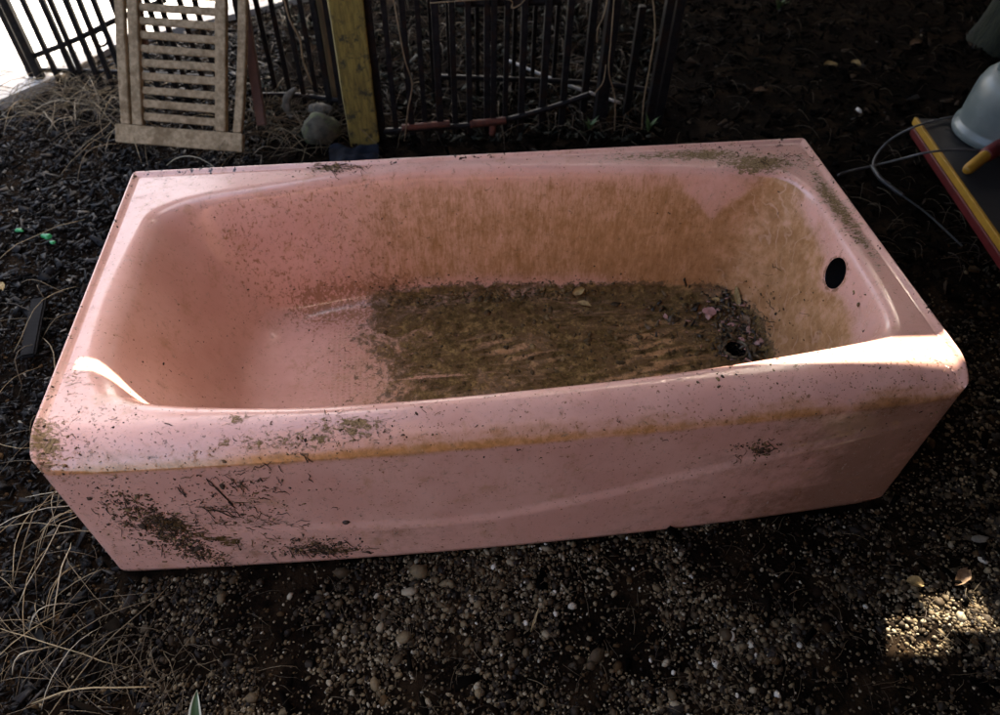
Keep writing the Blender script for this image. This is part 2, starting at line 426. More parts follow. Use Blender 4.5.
    mom = blot(attr(nt, 'moss'), mo, .62, .74, 1.06, .9)
    col = mixc(nt, mom, col, mixc(nt, sstep(nt, fine, 0, 1), (.085, .058, .018), (.24, .165, .065)))
    # stringy grime on the apron
    gn = mth(nt, 'MULTIPLY_ADD', con(noi(nt, 1, 6, .72, mapv(nt, (40, 60, 110), (0, .55, 0)), dist=1.4), 2.8), .8, mth(nt, 'MULTIPLY', med2, .2))
    gmm = blot(attr(nt, 'grime'), gn, .56, .90, 1.10, 1)
    col = mixc(nt, gmm, col, mixc(nt, sstep(nt, mth(nt, 'MULTIPLY_ADD', fine, .5, mth(nt, 'MULTIPLY', med2, .5)), .1, .9), (.020, .010, .004), (.13, .075, .026)))
    # mud
    mn = con(noi(nt, 11, 9, .72, dist=.5)); mn2 = con(noi(nt, 42, 8, .75))
    sw = con(noi(nt, 1, 4, .65, mapv(nt, (9, 60, 1), (0, 0, .55)), dist=1.2), 3)
    mum = blot(attr(nt, 'mud'), mth(nt, 'MULTIPLY_ADD', mn, .55, mth(nt, 'MULTIPLY', mn2, .30)), 1.0, .78, 1.12)
    thin = mth(nt, 'MULTIPLY', sstep(nt, sw, .48, .90, 0, .85), sstep(nt, con(noi(nt, 5, 3, .5)), .22, .62))
    thin = mth(nt, 'MAXIMUM', mth(nt, 'MULTIPLY', thin, .6), sstep(nt, mn, .62, 1.0, 0, .65))
    w2 = nt.nodes.new('ShaderNodeTexWave'); w2.wave_type = 'BANDS'; w2.inputs['Scale'].default_value = 8.5; w2.inputs['Distortion'].default_value = 5; w2.inputs['Detail'].default_value = 4; w2.inputs['Detail Scale'].default_value = 2.2; w2.inputs['Detail Roughness'].default_value = .65
    L_(mapv(nt, (.55, 1.3, 1), (0, 0, 1.05)), w2.inputs['Vector'])
    wp = sstep(nt, mth(nt, 'MULTIPLY', mth(nt, 'MULTIPLY_ADD', w2.outputs['Fac'], .75, mth(nt, 'MULTIPLY', mn2, .3)), attr(nt, 'wipe')), .28, .80, 0, .72)
    thin = mth(nt, 'MAXIMUM', thin, wp)
    mum2 = mth(nt, 'MULTIPLY', mum, mth(nt, 'SUBTRACT', 1.0, thin))
    mudc = ramp(nt, mn2, [(.1, (.038, .023, .007)), (.5, (.105, .066, .022)), (.9, (.27, .175, .068))])
    col = mixc(nt, mum2, col, mudc)
    sc = mth(nt, 'MULTIPLY_ADD', con(noi(nt, 80, 5, .7, dist=.5)), .7, mth(nt, 'MULTIPLY', mn, .4))
    col = mixc(nt, blot(attr(nt, 'muds'), sc, .62, 1.12, 1.3, .85), col, (.12, .07, .03))
    setc(nt, b.inputs['Base Color'], col)
    dirt = mth(nt, 'MAXIMUM', mth(nt, 'MAXIMUM', mum2, gmm), mth(nt, 'MAXIMUM', mom, mth(nt, 'MULTIPLY', fmask, .7)))
    rg = mth(nt, 'MULTIPLY_ADD', dirt, .62, mth(nt, 'MULTIPLY_ADD', sstep(nt, med, 0, 1), .08, .14), clamp=True)
    setc(nt, b.inputs['Roughness'], rg); setc(nt, b.inputs['Specular IOR Level'], mth(nt, 'MULTIPLY_ADD', dirt, -.65, .72, clamp=True))
    h = mth(nt, 'ADD', mth(nt, 'MULTIPLY', mum2, mth(nt, 'MULTIPLY_ADD', mn2, 1.1, .3)), mth(nt, 'MULTIPLY', mth(nt, 'ADD', gmm, mom), mth(nt, 'MULTIPLY_ADD', fine, .4, .4)))
    h = mth(nt, 'MULTIPLY_ADD', grm, .30, h); h = mth(nt, 'MULTIPLY_ADD', med, .03, h); h = mth(nt, 'MULTIPLY_ADD', big, .08, h)
    h = mth(nt, 'MULTIPLY_ADD', fine, .012, h)
    bump(nt, b, h, .6, .0025)
    return m
M_en = enamel()
body = mesh_obj('tub_body', Vf, Fq, M_en, tub, smooth=True,
                attrs={'mud': mud, 'muds': mud_s, 'film': film, 'lgrime': leftgrime, 'moss': moss, 'rust': rust, 'wash': wash,
                       'grime': grime, 'fleck': fle, 'edge': edge, 'grid': grid, 'wipe': wipe, 'endwall': endwall, 'ring': ring})
bm = bmesh.new(); bm.from_mesh(body.data)
bmesh.ops.remove_doubles(bm, verts=bm.verts[:], dist=2e-5)
bm.verts.ensure_lookup_table()
bot = [e for e in bm.edges if e.is_boundary and all(v.co.z < .001 for v in e.verts)]
bmesh.ops.holes_fill(bm, edges=bot, sides=0)
rest = [e for e in bm.edges if e.is_boundary]
if rest: bmesh.ops.holes_fill(bm, edges=rest, sides=0)
bmesh.ops.recalc_face_normals(bm, faces=bm.faces[:])
bm.to_mesh(body.data); bm.free()
# overflow hole and drain: cut through the enamel, painted black for the darkness inside
M_void, nt, b = mat('hole_dark'); b.inputs['Specular IOR Level'].default_value = 0; b.inputs['Base Color'].default_value = (.006, .006, .006, 1); b.inputs['Roughness'].default_value = .9
body.data.materials.append(M_void)
HC = Vector((1.445, .341, .318)); wdir = Vector((1, 0, .17)).normalized()
def cutter(c, d, r, depth):
    bm = bmesh.new(); q = d.to_track_quat('Z', 'Y').to_matrix().to_4x4()
    bmesh.ops.create_cone(bm, cap_ends=True, segments=48, radius1=r, radius2=r, depth=depth, matrix=Matrix.Translation(c) @ q)
    me = bpy.data.meshes.new('cut'); bm.to_mesh(me); bm.free(); me.materials.append(M_void)
    return bpy.data.objects.new('cut', me)
DR = Vector((1.315, .384, ZF))
for (c0, d0, r0, dp) in ((HC, wdir, .0305, .11), (DR, Vector((0, 0, 1)), .026, .09)):
    cu = cutter(c0, d0, r0, dp); COL.objects.link(cu)
    md = body.modifiers.new('b', 'BOOLEAN'); md.operation = 'DIFFERENCE'; md.object = cu; md.solver = 'EXACT'
    if hasattr(md, 'material_mode'): md.material_mode = 'TRANSFER'
    bpy.context.view_layer.update()
    dg = bpy.context.evaluated_depsgraph_get(); nm = bpy.data.meshes.new_from_object(body.evaluated_get(dg))
    body.modifiers.clear(); body.data = nm; bpy.data.objects.remove(cu)
nm = body.data; nm.name = 'tub_body'
M_ring = rough_mat('drain_ring_metal', (.05, .04, .025), (.14, .12, .08), 90, .45)
M_ring.node_tree.nodes['Principled BSDF'].inputs['Metallic'].default_value = .7
rp = [DR+Vector((math.cos(t)*.029, math.sin(t)*.029, .0015)) for t in np.linspace(0, 2*math.pi, 33)]
tube('drain_ring', rp, .0035, M_ring, tub, raw=True)
# rust bolt on the apron and pipe hole stain
M_rustdk = rough_mat('rusty_dark_metal', (.020, .012, .008), (.075, .035, .018), 120, .7)
BV = BVHTree.FromPolygons([v.co[:] for v in nm.vertices], [p.vertices[:] for p in nm.polygons])
def hit(u, v):
    r = BV.ray_cast(CAM, ray(u, v)); return r[0], r[1]
p, n_ = hit(346, 522)
bm = bmesh.new(); bmesh.ops.create_icosphere(bm, subdivisions=2, radius=.006)
for v in bm.verts: v.co = Vector((v.co.x*1.2, v.co.y*.7, v.co.z))*(1+.25*noise.noise(v.co*400)) + p
bm_obj('bolt', bm, M_rustdk, tub, smooth=True)

# ------------------------------------------------------------ debris stuck on the tub
M_fleck = ramp_attr_mat('dirt_crumb', [(0, (.03, .016, .008)), (.5, (.09, .05, .022)), (.85, (.17, .10, .04)), (1, (.28, .19, .08))], .9)
M_root = ramp_attr_mat('dried_root', [(0, (.018, .010, .005)), (.7, (.055, .030, .012)), (1, (.20, .12, .05))], .9)
ico = bmesh.new(); bmesh.ops.create_icosphere(ico, subdivisions=1, radius=1)
ICO_V = np.array([v.co[:] for v in ico.verts]); ICO_F = np.array([[v.index for v in f.verts] for f in ico.faces]); ico.free()
BOX_V = np.array([(sx, sy, sz) for sx in (-1, 1) for sy in (-1, 1) for sz in (-1, 1)], float)
BOX_F = np.array([(0,1,3,2), (4,6,7,5), (0,4,5,1), (2,3,7,6), (0,2,6,4), (1,5,7,3)])
def rot_mats(n, tilt):
    """random yaw, small random tilt"""
    yaw = rng.uniform(0, 2*np.pi, n); tx = rng.normal(0, tilt, n); ty = rng.normal(0, tilt, n)
    cz_, sz_ = np.cos(yaw), np.sin(yaw); cx, sx = np.cos(tx), np.sin(tx); cy, sy = np.cos(ty), np.sin(ty)
    Z = np.zeros(n); O = np.ones(n)
    Rz = np.stack([cz_, -sz_, Z, sz_, cz_, Z, Z, Z, O], 1).reshape(-1, 3, 3)
    Rx = np.stack([O, Z, Z, Z, cx, -sx, Z, sx, cx], 1).reshape(-1, 3, 3)
    Ry = np.stack([cy, Z, sy, Z, O, Z, -sy, Z, cy], 1).reshape(-1, 3, 3)
    return Rz @ Rx @ Ry
def scatter(name, BVt, BFt, pos, scl, rots, m, jitter=0., smooth=True, rnd=None, label=None, cat=None, parent=None):
    n = len(pos); k = len(BVt)
    V = BVt[None]*scl[:, None, :]
    if jitter: V = V*(1+rng.normal(0, jitter, (n, k, 1)))
    V = np.einsum('nij,nkj->nki', rots, V)+pos[:, None, :]
    F = (BFt[None]+(np.arange(n)*k)[:, None, None]).reshape(-1, BFt.shape[1])
    r = rng.uniform(0, 1, n) if rnd is None else rnd
    o = mesh_obj(name, V.reshape(-1, 3), F, m, parent, smooth, {'rnd': np.repeat(r, k)})
    if label: tag(o, label, cat, None, 'stuff')
    return o
fp, fs = [], []
def fleck_at(u, v, s):
    p, n_ = hit(u, v)
    if p is None: return
    fp.append(p[:]); fs.append(s*.8)
def ellipse(u0, v0, su, sv, rot=0):
    a, b_ = rng.normal(0, 1), rng.normal(0, 1); c_, s_ = math.cos(rot), math.sin(rot)
    return u0+su*a*c_-sv*b_*s_, v0+su*a*s_+sv*b_*c_
for (u0, v0, su, sv, rot, n, sz) in ((500, 425, 260, 22, -.09, 200, .0010), (850, 385, 70, 14, -.05, 140, .0011), (100, 430, 40, 30, 0, 130, .0012), (70, 450, 22, 22, 0, 60, .0017),
        (340, 440, 45, 9, -.08, 130, .0015), (152, 522, 26, 10, .5, 520, .0026), (195, 548, 24, 6, .45, 300, .0026), (165, 530, 50, 18, .5, 200, .0017), (240, 500, 38, 18, .1, 200, .0019), (320, 547, 26, 5, 0, 260, .0023),
        (200, 485, 90, 25, 0, 90, .0014), (764, 449, 8, 4, -.2, 90, .0026), (742, 446, 6, 2, -.2, 40, .0020), (785, 158, 28, 8, .1, 110, .0016), (700, 152, 32, 7, 0, 70, .0014), (842, 212, 6, 25, -.55, 60, .0015),
        (335, 167, 16, 4, 0, 60, .0018), (330, 300, 60, 50, 0, 170, .0014), (400, 230, 120, 40, 0, 90, .0013), (460, 285, 80, 6, 0, 160, .0023), (560, 330, 110, 28, 0, 220, .0018),
        (735, 330, 24, 22, 0, 200, .0030), (600, 295, 120, 7, 0, 140, .0023), (400, 330, 24, 38, 0, 200, .0018), (550, 480, 250, 30, -.09, 120, .0012), (180, 330, 60, 60, 0, 25, .0013), (500, 155, 220, 8, -.03, 60, .0013)):
    for _ in range(n): fleck_at(*ellipse(u0, v0, su, sv, rot), sz*rng.lognormal(0, .4))
fp = np.array(fp); fs = np.array(fs)
scl = np.stack([fs*rng.uniform(.6, 1.8, len(fs)), fs*rng.uniform(.5, 1.2, len(fs)), fs*rng.uniform(.3, .8, len(fs))], 1)
scatter('dirt_crumbs', ICO_V, ICO_F, fp, scl, rot_mats(len(fs), .6), M_fleck, .22, True, None,
        'scattered crumbs of dirt stuck all over the pink bathtub', 'dirt')
mr = Many()
def stuck_strand(u, v, du, dv, nseg=5, r=.0007):
    pts = []
    for i in range(nseg+1):
        t = i/nseg; p, n_ = hit(u+du*t+random.gauss(0, .9), v+dv*t+random.gauss(0, .9))
        if p is None: return
        pts.append(p+n_*(.0006+random.random()*.002))
    for i in range(len(pts)-1):
        if (pts[i+1]-pts[i]).length > .05: return
    mr.strand(pts, [r*.6]+[r]*(nseg-1)+[r*.4], 4)
for (u0, v0, su, sv, rot, n, ln) in ((150, 522, 28, 10, .5, 120, 9), (190, 545, 26, 7, .5, 70, 8), (245, 485, 26, 9, 0, 30, 11), (235, 512, 35, 10, .1, 34, 11), (320, 548, 26, 4, 0, 90, 10), (270, 500, 40, 30, 0, 30, 8),
                                (757, 450, 12, 4, -.3, 14, 7), (785, 158, 24, 6, 0, 18, 7), (335, 167, 13, 3, 0, 40, 9), (300, 425, 250, 15, 0, 20, 6), (735, 325, 20, 22, 0, 45, 12), (600, 320, 120, 24, 0, 45, 10)):
    for _ in range(n):
        u, v = ellipse(u0, v0, su, sv, rot); a_ = random.gauss(.35, .6); l_ = ln*random.uniform(.4, 1.5)
        stuck_strand(u, v, l_*math.cos(a_), l_*math.sin(a_), 4, random.uniform(.0003, .0009))
for (a_, b_) in (((205, 478), (236, 508)), ((180, 486), (188, 496)), ((196, 505), (236, 516)), ((300, 452), (312, 462))):
    for _ in range(2): stuck_strand(a_[0]+random.gauss(0, 2), a_[1], b_[0]-a_[0], b_[1]-a_[1], 6, .0009)
tag(mr.build('root_strands', M_root), 'thin dark dried roots clinging to the pink apron and tub', 'roots', None, 'stuff')

def on_floor(n, x0, y0, sx, sy, lift=.001):
    out = []
    for _ in range(n):
        a_, b_ = random.gauss(x0, sx), random.gauss(y0, sy)
        h_ = BV.ray_cast(Vector((a_, b_, .30)), Vector((0, 0, -1)))
        if h_[0] is not None and h_[0].z < .09 and h_[0].z > .04: out.append((h_[0].x, h_[0].y, h_[0].z+lift+random.random()*.003))
    return np.array(out)
M_sludge = ramp_attr_mat('wet_leaf_litter', [(0, (.012, .009, .006)), (.45, (.045, .030, .014)), (.75, (.13, .085, .038)), (.9, (.26, .18, .08)), (.93, (.42, .22, .17)), (1, (.46, .25, .20))], .4, 150, .5)
P = np.concatenate([on_floor(430, 1.345, .44, .026, .065, .001), on_floor(170, 1.31, .385, .022, .020, .002), on_floor(120, 1.25, .50, .06, .05)]); n = len(P); ln = .0045*rng.lognormal(0, .55, n)
PB = BOX_V.copy(); PB[:4, 1:] *= .45
scatter('wet_leaf_litter', PB, BOX_F, P, np.stack([ln, ln*rng.uniform(.3, .8, n), ln*.10], 1), rot_mats(n, .5), M_sludge, .15, False, None, 'wet dark leaf litter clogging the drain corner of the tub', 'leaf litter')
M_lump = ramp_attr_mat('mud_lump', [(0, (.05, .031, .010)), (.6, (.12, .075, .027)), (1, (.24, .16, .065))], .75, 220, .3)
P = np.concatenate([on_floor(480, .95, .42, .26, .12, -.001), on_floor(420, .80, .615, .22, .010, -.001)]); P = P[P[:, 0] > .50]; n = len(P); ln = .0028*rng.lognormal(0, .5, n)
scatter('mud_lumps', ICO_V, ICO_F, P, np.stack([ln*1.5, ln, ln*.35], 1), rot_mats(n, .25), M_lump, .25, True, None, 'small lumps of drying mud on the bathtub floor', 'mud')
# leaves and flakes lying in the tub
def leaf(name, c, n_, ln, wd, ang, m, label, cat, curl=.25, folds=6, group=None):
    x_, y_ = frame(n_, Vector((0, 1, 0))) ; 
    u = x_*math.cos(ang)+y_*math.sin(ang); v = n_.cross(u).normalized()
    V = []; F = []; nu, nv = 10, 5
    for lay in (0, 1):
        for i in range(nu+1):
            t = i/nu; w = wd*math.sin(math.pi*(t*.92+.04))**.7*(1+.18*noise.noise(Vector((t*5, ang*7, 0))))
            for k in range(nv+1):
                s = k/nv*2-1
                h = curl*wd*(s*s)+.10*ln*noise.noise(Vector((t*3, s*1.5, ang*9)))+ln*.10*math.sin(t*3)+.002
                V.append(c+u*(t-.5)*ln+v*s*w*.5+n_*(h+lay*.0006))
    st = (nu+1)*(nv+1)
    for i in range(nu):
        for k in range(nv):
            q = (i*(nv+1)+k, i*(nv+1)+k+1, (i+1)*(nv+1)+k+1, (i+1)*(nv+1)+k)
            F.append(q[::-1]); F.append(tuple(a+st for a in q))
    o = mesh_obj(name, V, F, m, None, True); return tag(o, label, cat, group)
M_leaf = rough_mat('dry_leaf', (.20, .13, .045), (.36, .26, .10), 120, .7, .3)
M_leafd = rough_mat('brown_leaf', (.10, .055, .025), (.2, .12, .06), 120, .7, .3)
M_pinkf = rough_mat('enamel_flake', (.5, .27, .25), (.40, .2, .17), 60, .5, .3)
M_stick = rough_mat('dry_wood_bit', (.25, .18, .08), (.4, .3, .15), 100, .8, .4)
LG = 'dead leaves lying in the tub'
for (u, v, ln, wd, a_, m_, lb) in ((578, 291, .032, .020, -.3, M_leaf, 'curled tan leaf at the foot of the back wall inside the tub'),
                                ((584), 306, .036, .017, .5, M_leaf, 'tan leaf lying in mud just in front of the curled leaf'),
                                (739, 297, .055, .014, -1.0, M_leaf, 'long narrow olive leaf near the drain corner of the tub'),
                                (716, 301, .022, .012, .5, M_leaf, 'small tan leaf bit left of the long narrow leaf'),
                                (745, 322, .035, .022, 1.2, M_leafd, 'dark brown leaf crumpled beside the tub drain')):
    p, n_ = hit(u, v); leaf('dead_leaf', p, n_, ln, wd, a_, m_, lb, 'leaf', group=LG)
for (u, v, ln, wd, a_, lb) in ((709, 313, .034, .028, .3, 'pink enamel flake lying in the mud near the drain'), (733, 326, .030, .009, .2, 'thin pink splinter lying between mud and drain'), (741, 341, .018, .014, .9, 'small pink chip right beside the drain ring')):
    p, n_ = hit(u, v); leaf('enamel_flake', p, n_, ln, wd, a_, M_pinkf, lb, 'flake', curl=.05)

# ============================================================ GROUND
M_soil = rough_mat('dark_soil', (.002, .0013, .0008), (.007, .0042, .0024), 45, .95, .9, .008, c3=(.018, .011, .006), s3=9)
def gh(x_, y_): return .010*noise.noise(Vector((x_*3, y_*3, 0)))+.006*noise.noise(Vector((x_*11, y_*11, 3)))-.012
xsG = np.concatenate([[-200, -60, -20, -8, -4], np.linspace(-2.2, 4.2, 200), [6, 10, 24, 60, 200]])
ysG = np.concatenate([[-200, -60, -20, -8, -3], np.linspace(-1.4, 4.6, 190), [7, 12, 26, 60, 200]])
GV = []; 
for yy in ysG:
    for xx in xsG: GV.append((xx, yy, gh(xx, yy) if abs(xx) < 5 and abs(yy) < 5 else -.012))
nx = len(xsG); ii = np.arange(len(ysG)-1)[:, None]*nx; jj = np.arange(nx-1)[None]
GF = np.stack([ii+jj, ii+jj+1, ii+nx+jj+1, ii+nx+jj], -1).reshape(-1, 4)
tag(mesh_obj('ground', GV, GF, M_soil, None, True), kind='structure')
def ghv(P): return np.array([gh(a, b_) for a, b_ in P])
def in_tub(P): return (P[:, 0] > -.0) & (P[:, 0] < L) & (P[:, 1] > -.018) & (P[:, 1] < W)
M_soil.node_tree.nodes['Principled BSDF'].inputs['Specular IOR Level'].default_value = .03
# slab behind fence, sunlit
M_conc = rough_mat('pale_concrete', (.42, .40, .37), (.55, .53, .49), 25, .85, .3, .002)
sl = [(-9, 1.70), (-.86, 1.74), (-.64, 1.98), (-.49, 2.23), (.20, 2.62), (1.2, 3.6), (1.4, 9), (-9, 9)]
bm = bmesh.new(); vs = [bm.verts.new((a_, b_, -.03)) for a_, b_ in sl]; fcx = bm.faces.new(vs)
ex = bmesh.ops.extrude_face_region(bm, geom=[fcx]); bmesh.ops.translate(bm, vec=(0, 0, .045), verts=[e for e in ex['geom'] if isinstance(e, bmesh.types.BMVert)])
bmesh.ops.recalc_face_normals(bm, faces=bm.faces[:])
tag(bm_obj('pavement', bm, M_conc), kind='structure')
def poly_in(P, poly):
    r = np.zeros(len(P), bool); n = len(poly)
    for i in range(n):
        x1, y1 = poly[i]; x2, y2 = poly[(i+1) % n]
        c_ = ((y1 > P[:, 1]) != (y2 > P[:, 1])) & (P[:, 0] < (x2-x1)*(P[:, 1]-y1)/(y2-y1+1e-12)+x1); r ^= c_
    return r
def sample(n, x0, x1, y0, y1, fn=None):
    P = np.stack([rng.uniform(x0, x1, n), rng.uniform(y0, y1, n)], 1)
    P = P[~in_tub(P)]
    if fn is not None: P = P[rng.uniform(0, 1, len(P)) < fn(P)]
    return P
def nz(P, s, o=0): return np.array([noise.noise(Vector((a*s, b_*s, o))) for a, b_ in P])
# gravel
grav_f = lambda P: np.clip((.10-P[:, 1])/.1, 0, 1)*np.clip((P[:, 0]+.02)/.16, 0, 1)*np.clip(.58+1.4*nz(P, 5)+.8*nz(P, 14, 5)-.25*np.clip((P[:, 0]-.9)/.4, 0, 1), .03, 1)
rightg = lambda P: np.clip((.75-P[:, 1])/.35, 0, 1)*np.clip(.35+1.2*nz(P, 4, 9), .05, 1)
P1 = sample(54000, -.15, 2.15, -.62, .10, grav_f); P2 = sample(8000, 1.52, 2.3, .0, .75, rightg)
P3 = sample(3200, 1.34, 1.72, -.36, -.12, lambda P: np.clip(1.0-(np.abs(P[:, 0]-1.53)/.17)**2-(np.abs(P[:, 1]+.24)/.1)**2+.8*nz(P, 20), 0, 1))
P = np.concatenate([P1, P2, P3]); n = len(P)
s = .0029*rng.lognormal(0, .45, n)
zg = ghv(P)+s*.2+rng.uniform(-.0015, .003, n)
scl = np.stack([s*rng.uniform(.8, 1.5, n), s*rng.uniform(.7, 1.1, n), s*rng.uniform(.5, .85, n)], 1)
M_grav = ramp_attr_mat('pebble', [(0, (.010, .006, .0028)), (.35, (.055, .034, .013)), (.65, (.16, .115, .058)), (.88, (.30, .25, .165)), (1, (.55, .51, .42))], .75, 200, .3)
rn = np.clip(.42+.35*nz(P, 3.2, 21)+rng.normal(0, .26, n)+.10*(P[:, 0] > .25)-.16-.16*np.clip((P[:, 0]-.9)/.4, 0, 1), 0, 1)  # tones darkened toward the right to paint in its dimmer light
rn[-len(P3):] = rng.uniform(.15, .90, len(P3))  # paler tones here brighten the pebbles of the sun patch
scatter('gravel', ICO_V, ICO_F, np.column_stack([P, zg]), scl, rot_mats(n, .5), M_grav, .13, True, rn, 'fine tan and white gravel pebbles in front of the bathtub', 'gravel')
P = sample(34000, -.15, 2.1, -.62, .10, lambda P: .25+.75*grav_f(P)); n = len(P); s = .0019*rng.lognormal(0, .35, n)
scatter('grit', ICO_V, ICO_F, np.column_stack([P, ghv(P)+.001+rng.uniform(0, .003, n)]), np.stack([s*1.2, s, s*.7], 1), rot_mats(n, .6), M_grav, .18, True, rng.uniform(0, .92, n), 'fine brown grit between the gravel pebbles', 'grit')
# coarser soil grains everywhere front
P = sample(15000, -.9, 2.4, -.7, .8); n = len(P); s = .0026*rng.lognormal(0, .5, n)
M_crumb = ramp_attr_mat('soil_crumb', [(0, (.004, .0024, .0013)), (.6, (.022, .012, .005)), (1, (.075, .043, .018))], .95, 150, .1)
scatter('soil_crumbs', ICO_V, ICO_F, np.column_stack([P, ghv(P)+.001]), np.stack([s*1.3, s, s*.8], 1), rot_mats(n, .6), M_crumb, .2, True, None, 'dark crumbly soil between the pebbles', 'soil')
# mulch chips
slabpoly = [(-9, 1.66), (-.84, 1.70), (-.60, 1.96), (-.45, 2.2), (.22, 2.60), (1.2, 3.6), (1.4, 9), (-9, 9)]
def mul_f(P):
    w = np.where(P[:, 1] > .05, 1, np.clip((.10-P[:, 0])/.18, .10, 1)); w = np.where((P[:, 0] > 1.52) & (P[:, 1] < .6), .35, w)
    return w*(~poly_in(P, slabpoly))
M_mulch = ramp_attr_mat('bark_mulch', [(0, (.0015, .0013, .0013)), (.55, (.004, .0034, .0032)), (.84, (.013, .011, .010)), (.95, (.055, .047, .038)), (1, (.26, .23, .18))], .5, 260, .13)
M_mulch_shade = ramp_attr_mat('shaded_mulch', [(0, (.001, .0007, .0005)), (.6, (.003, .0021, .0013)), (.93, (.011, .0075, .0045)), (1, (.07, .05, .035))], .9, 260, .03)  # darker copy of the mulch, shade put into its colour
BV2 = BOX_V.copy(); BV2[:4, 1:] *= .45
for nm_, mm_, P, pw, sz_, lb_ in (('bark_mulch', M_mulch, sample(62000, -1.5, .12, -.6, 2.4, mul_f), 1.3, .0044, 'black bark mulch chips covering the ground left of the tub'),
                            ('shaded_mulch', M_mulch_shade, sample(26000, .0, 3.7, -.6, 3.2, mul_f), 1.2, .0075, 'mulch darkened to carry the shade behind and right of the tub')):
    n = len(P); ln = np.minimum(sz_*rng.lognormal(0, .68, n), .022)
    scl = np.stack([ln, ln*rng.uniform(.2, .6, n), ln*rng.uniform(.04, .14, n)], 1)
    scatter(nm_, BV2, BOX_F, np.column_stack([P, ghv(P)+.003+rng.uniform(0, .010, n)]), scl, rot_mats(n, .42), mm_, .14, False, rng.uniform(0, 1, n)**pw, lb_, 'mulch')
# pale litter in the dark ground behind
P = sample(380, -1.3, 3.6, .8, 3.0, lambda P: ~poly_in(P, slabpoly)*1.0); n = len(P); ln = .007*rng.lognormal(0, .5, n)
M_lit = ramp_attr_mat('pale_litter', [(0, (.010, .007, .004)), (.75, (.04, .028, .016)), (1, (.30, .27, .22))], .8)
scatter('leaf_litter', BV2, BOX_F, np.column_stack([P, ghv(P)+.014]), np.stack([ln, ln*.45, ln*.07], 1), rot_mats(n, .5), M_lit, .2, False, rng.uniform(0, 1, n)**2, 'pale scraps of leaf litter on the dark ground', 'leaf litter')

# dry grass / straw
M_straw = ramp_attr_mat('dry_straw', [(0, (.045, .028, .012)), (.5, (.16, .115, .06)), (.8, (.36, .27, .145)), (1, (.52, .46, .34))], .6)
st = Many()
def straw(x0, y0, ln, ang, r=.0012, lift=.03, z0=.004, rnd=None, bend=.5):
    r *= .72; bend *= .45
    pts = []; a_ = ang; x_, y_ = x0, y0; n = 7; k = random.gauss(0, bend)
    for i in range(n+1):
        t = i/n; zz = gh(x_, y_)+.006+z0+lift*math.sin(math.pi*min(1, t*1.0))*(1 if i else .2)
        if in_tub(np.array([[x_, y_]]))[0]: break
        pts.append((x_, y_, zz)); a_ += k/n+random.gauss(0, .10)+(random.gauss(0, .5) if random.random() < .07 else 0); x_ += math.cos(a_)*ln/n; y_ += math.sin(a_)*ln/n
    if len(pts) > 2: st.strand(pts, [r*.7]+[r]*(len(pts)-2)+[r*.3], 4, rnd)
for _ in range(42):     # long straw at lower left
    u, v = random.gauss(25, 32), random.gauss(610, 75)
    p = at(u, v); straw(p.x, p.y, random.uniform(.07, .30), random.choice((random.gauss(1.2, .5), random.gauss(.45, .4), random.uniform(0, 6.28))), random.uniform(.0007, .0019), random.uniform(.01, .06), rnd=.35+.65*random.random(), bend=.3)
for _ in range(130):
    u, v = random.gauss(90, 70), random.gauss(665, 40); p = at(u, v)
    straw(p.x, p.y, random.uniform(.03, .12), random.uniform(0, 6.28), random.uniform(.0005, .001), .012, rnd=random.random()*.45)
for _ in range(420):     # short brown fibres in the gravel
    u, v = random.uniform(60, 1000), random.uniform(520, 714); p = at(u, v)
    straw(p.x, p.y, random.uniform(.015, .06), random.uniform(0, 6.28), random.uniform(.0003, .0008), .006, rnd=random.random()**2*.5)
for (u0, v0, su, sv, n, am) in ((85, 92, 22, 12, 170, .2), (30, 105, 35, 12, 70, .1), (295, 125, 30, 15, 150, .3), (50, 420, 40, 90, 26, .4), (200, 150, 50, 6, 16, 0), (110, 115, 20, 12, 45, 0)):
    for _ in range(n):
        p = at(random.gauss(u0, su), random.gauss(v0, sv))
        straw(p.x, p.y, random.uniform(.06, .28), random.gauss(am, .8)+random.choice((0, 3.14)), random.uniform(.0008, .0018), random.uniform(.005, .06), rnd=random.random()*(.95 if u0 < 250 else .6))
for _ in range(650):     # dead stems on ground beyond the fence
    u, v = random.uniform(240, 640), random.uniform(-20, 135); p = at(u, v)
    straw(p.x, p.y, random.uniform(.04, .2), random.uniform(0, 6.28), random.uniform(.0008, .0018), .03, rnd=random.random()**1.5*.55)
for _ in range(260):
    u, v = random.uniform(640, 1000), random.uniform(-10, 260); p = at(u, v)
    straw(p.x, p.y, random.uniform(.03, .12), random.uniform(0, 6.28), random.uniform(.0006, .0012), .015, rnd=random.random()**2*.4)
tag(st.build('dry_grass', M_straw), 'dry straw and dead grass stems strewn over the ground', 'dry grass', None, 'stuff')
# mossy / leafy ground cover beyond the fence
P = np.array([at(random.uniform(240, 660), random.uniform(-20, 140))[:2] for _ in range(2600)]); n = len(P); P = P[nz(P, 6, 2) > -.05]; P = P[P[:, 1] > 1.3]; n = len(P)
M_gc = ramp_attr_mat('ground_cover', [(0, (.006, .008, .003)), (.6, (.018, .021, .007)), (1, (.05, .042, .022))], .8)
ln = .011*rng.lognormal(0, .4, n)
scatter('ground_cover', BV2, BOX_F, np.column_stack([P, ghv(P)+.012]), np.stack([ln, ln*.5, ln*.06], 1), rot_mats(n, .8), M_gc, .2, False, None, 'low green and brown leaves growing beyond the iron fence', 'ground cover')

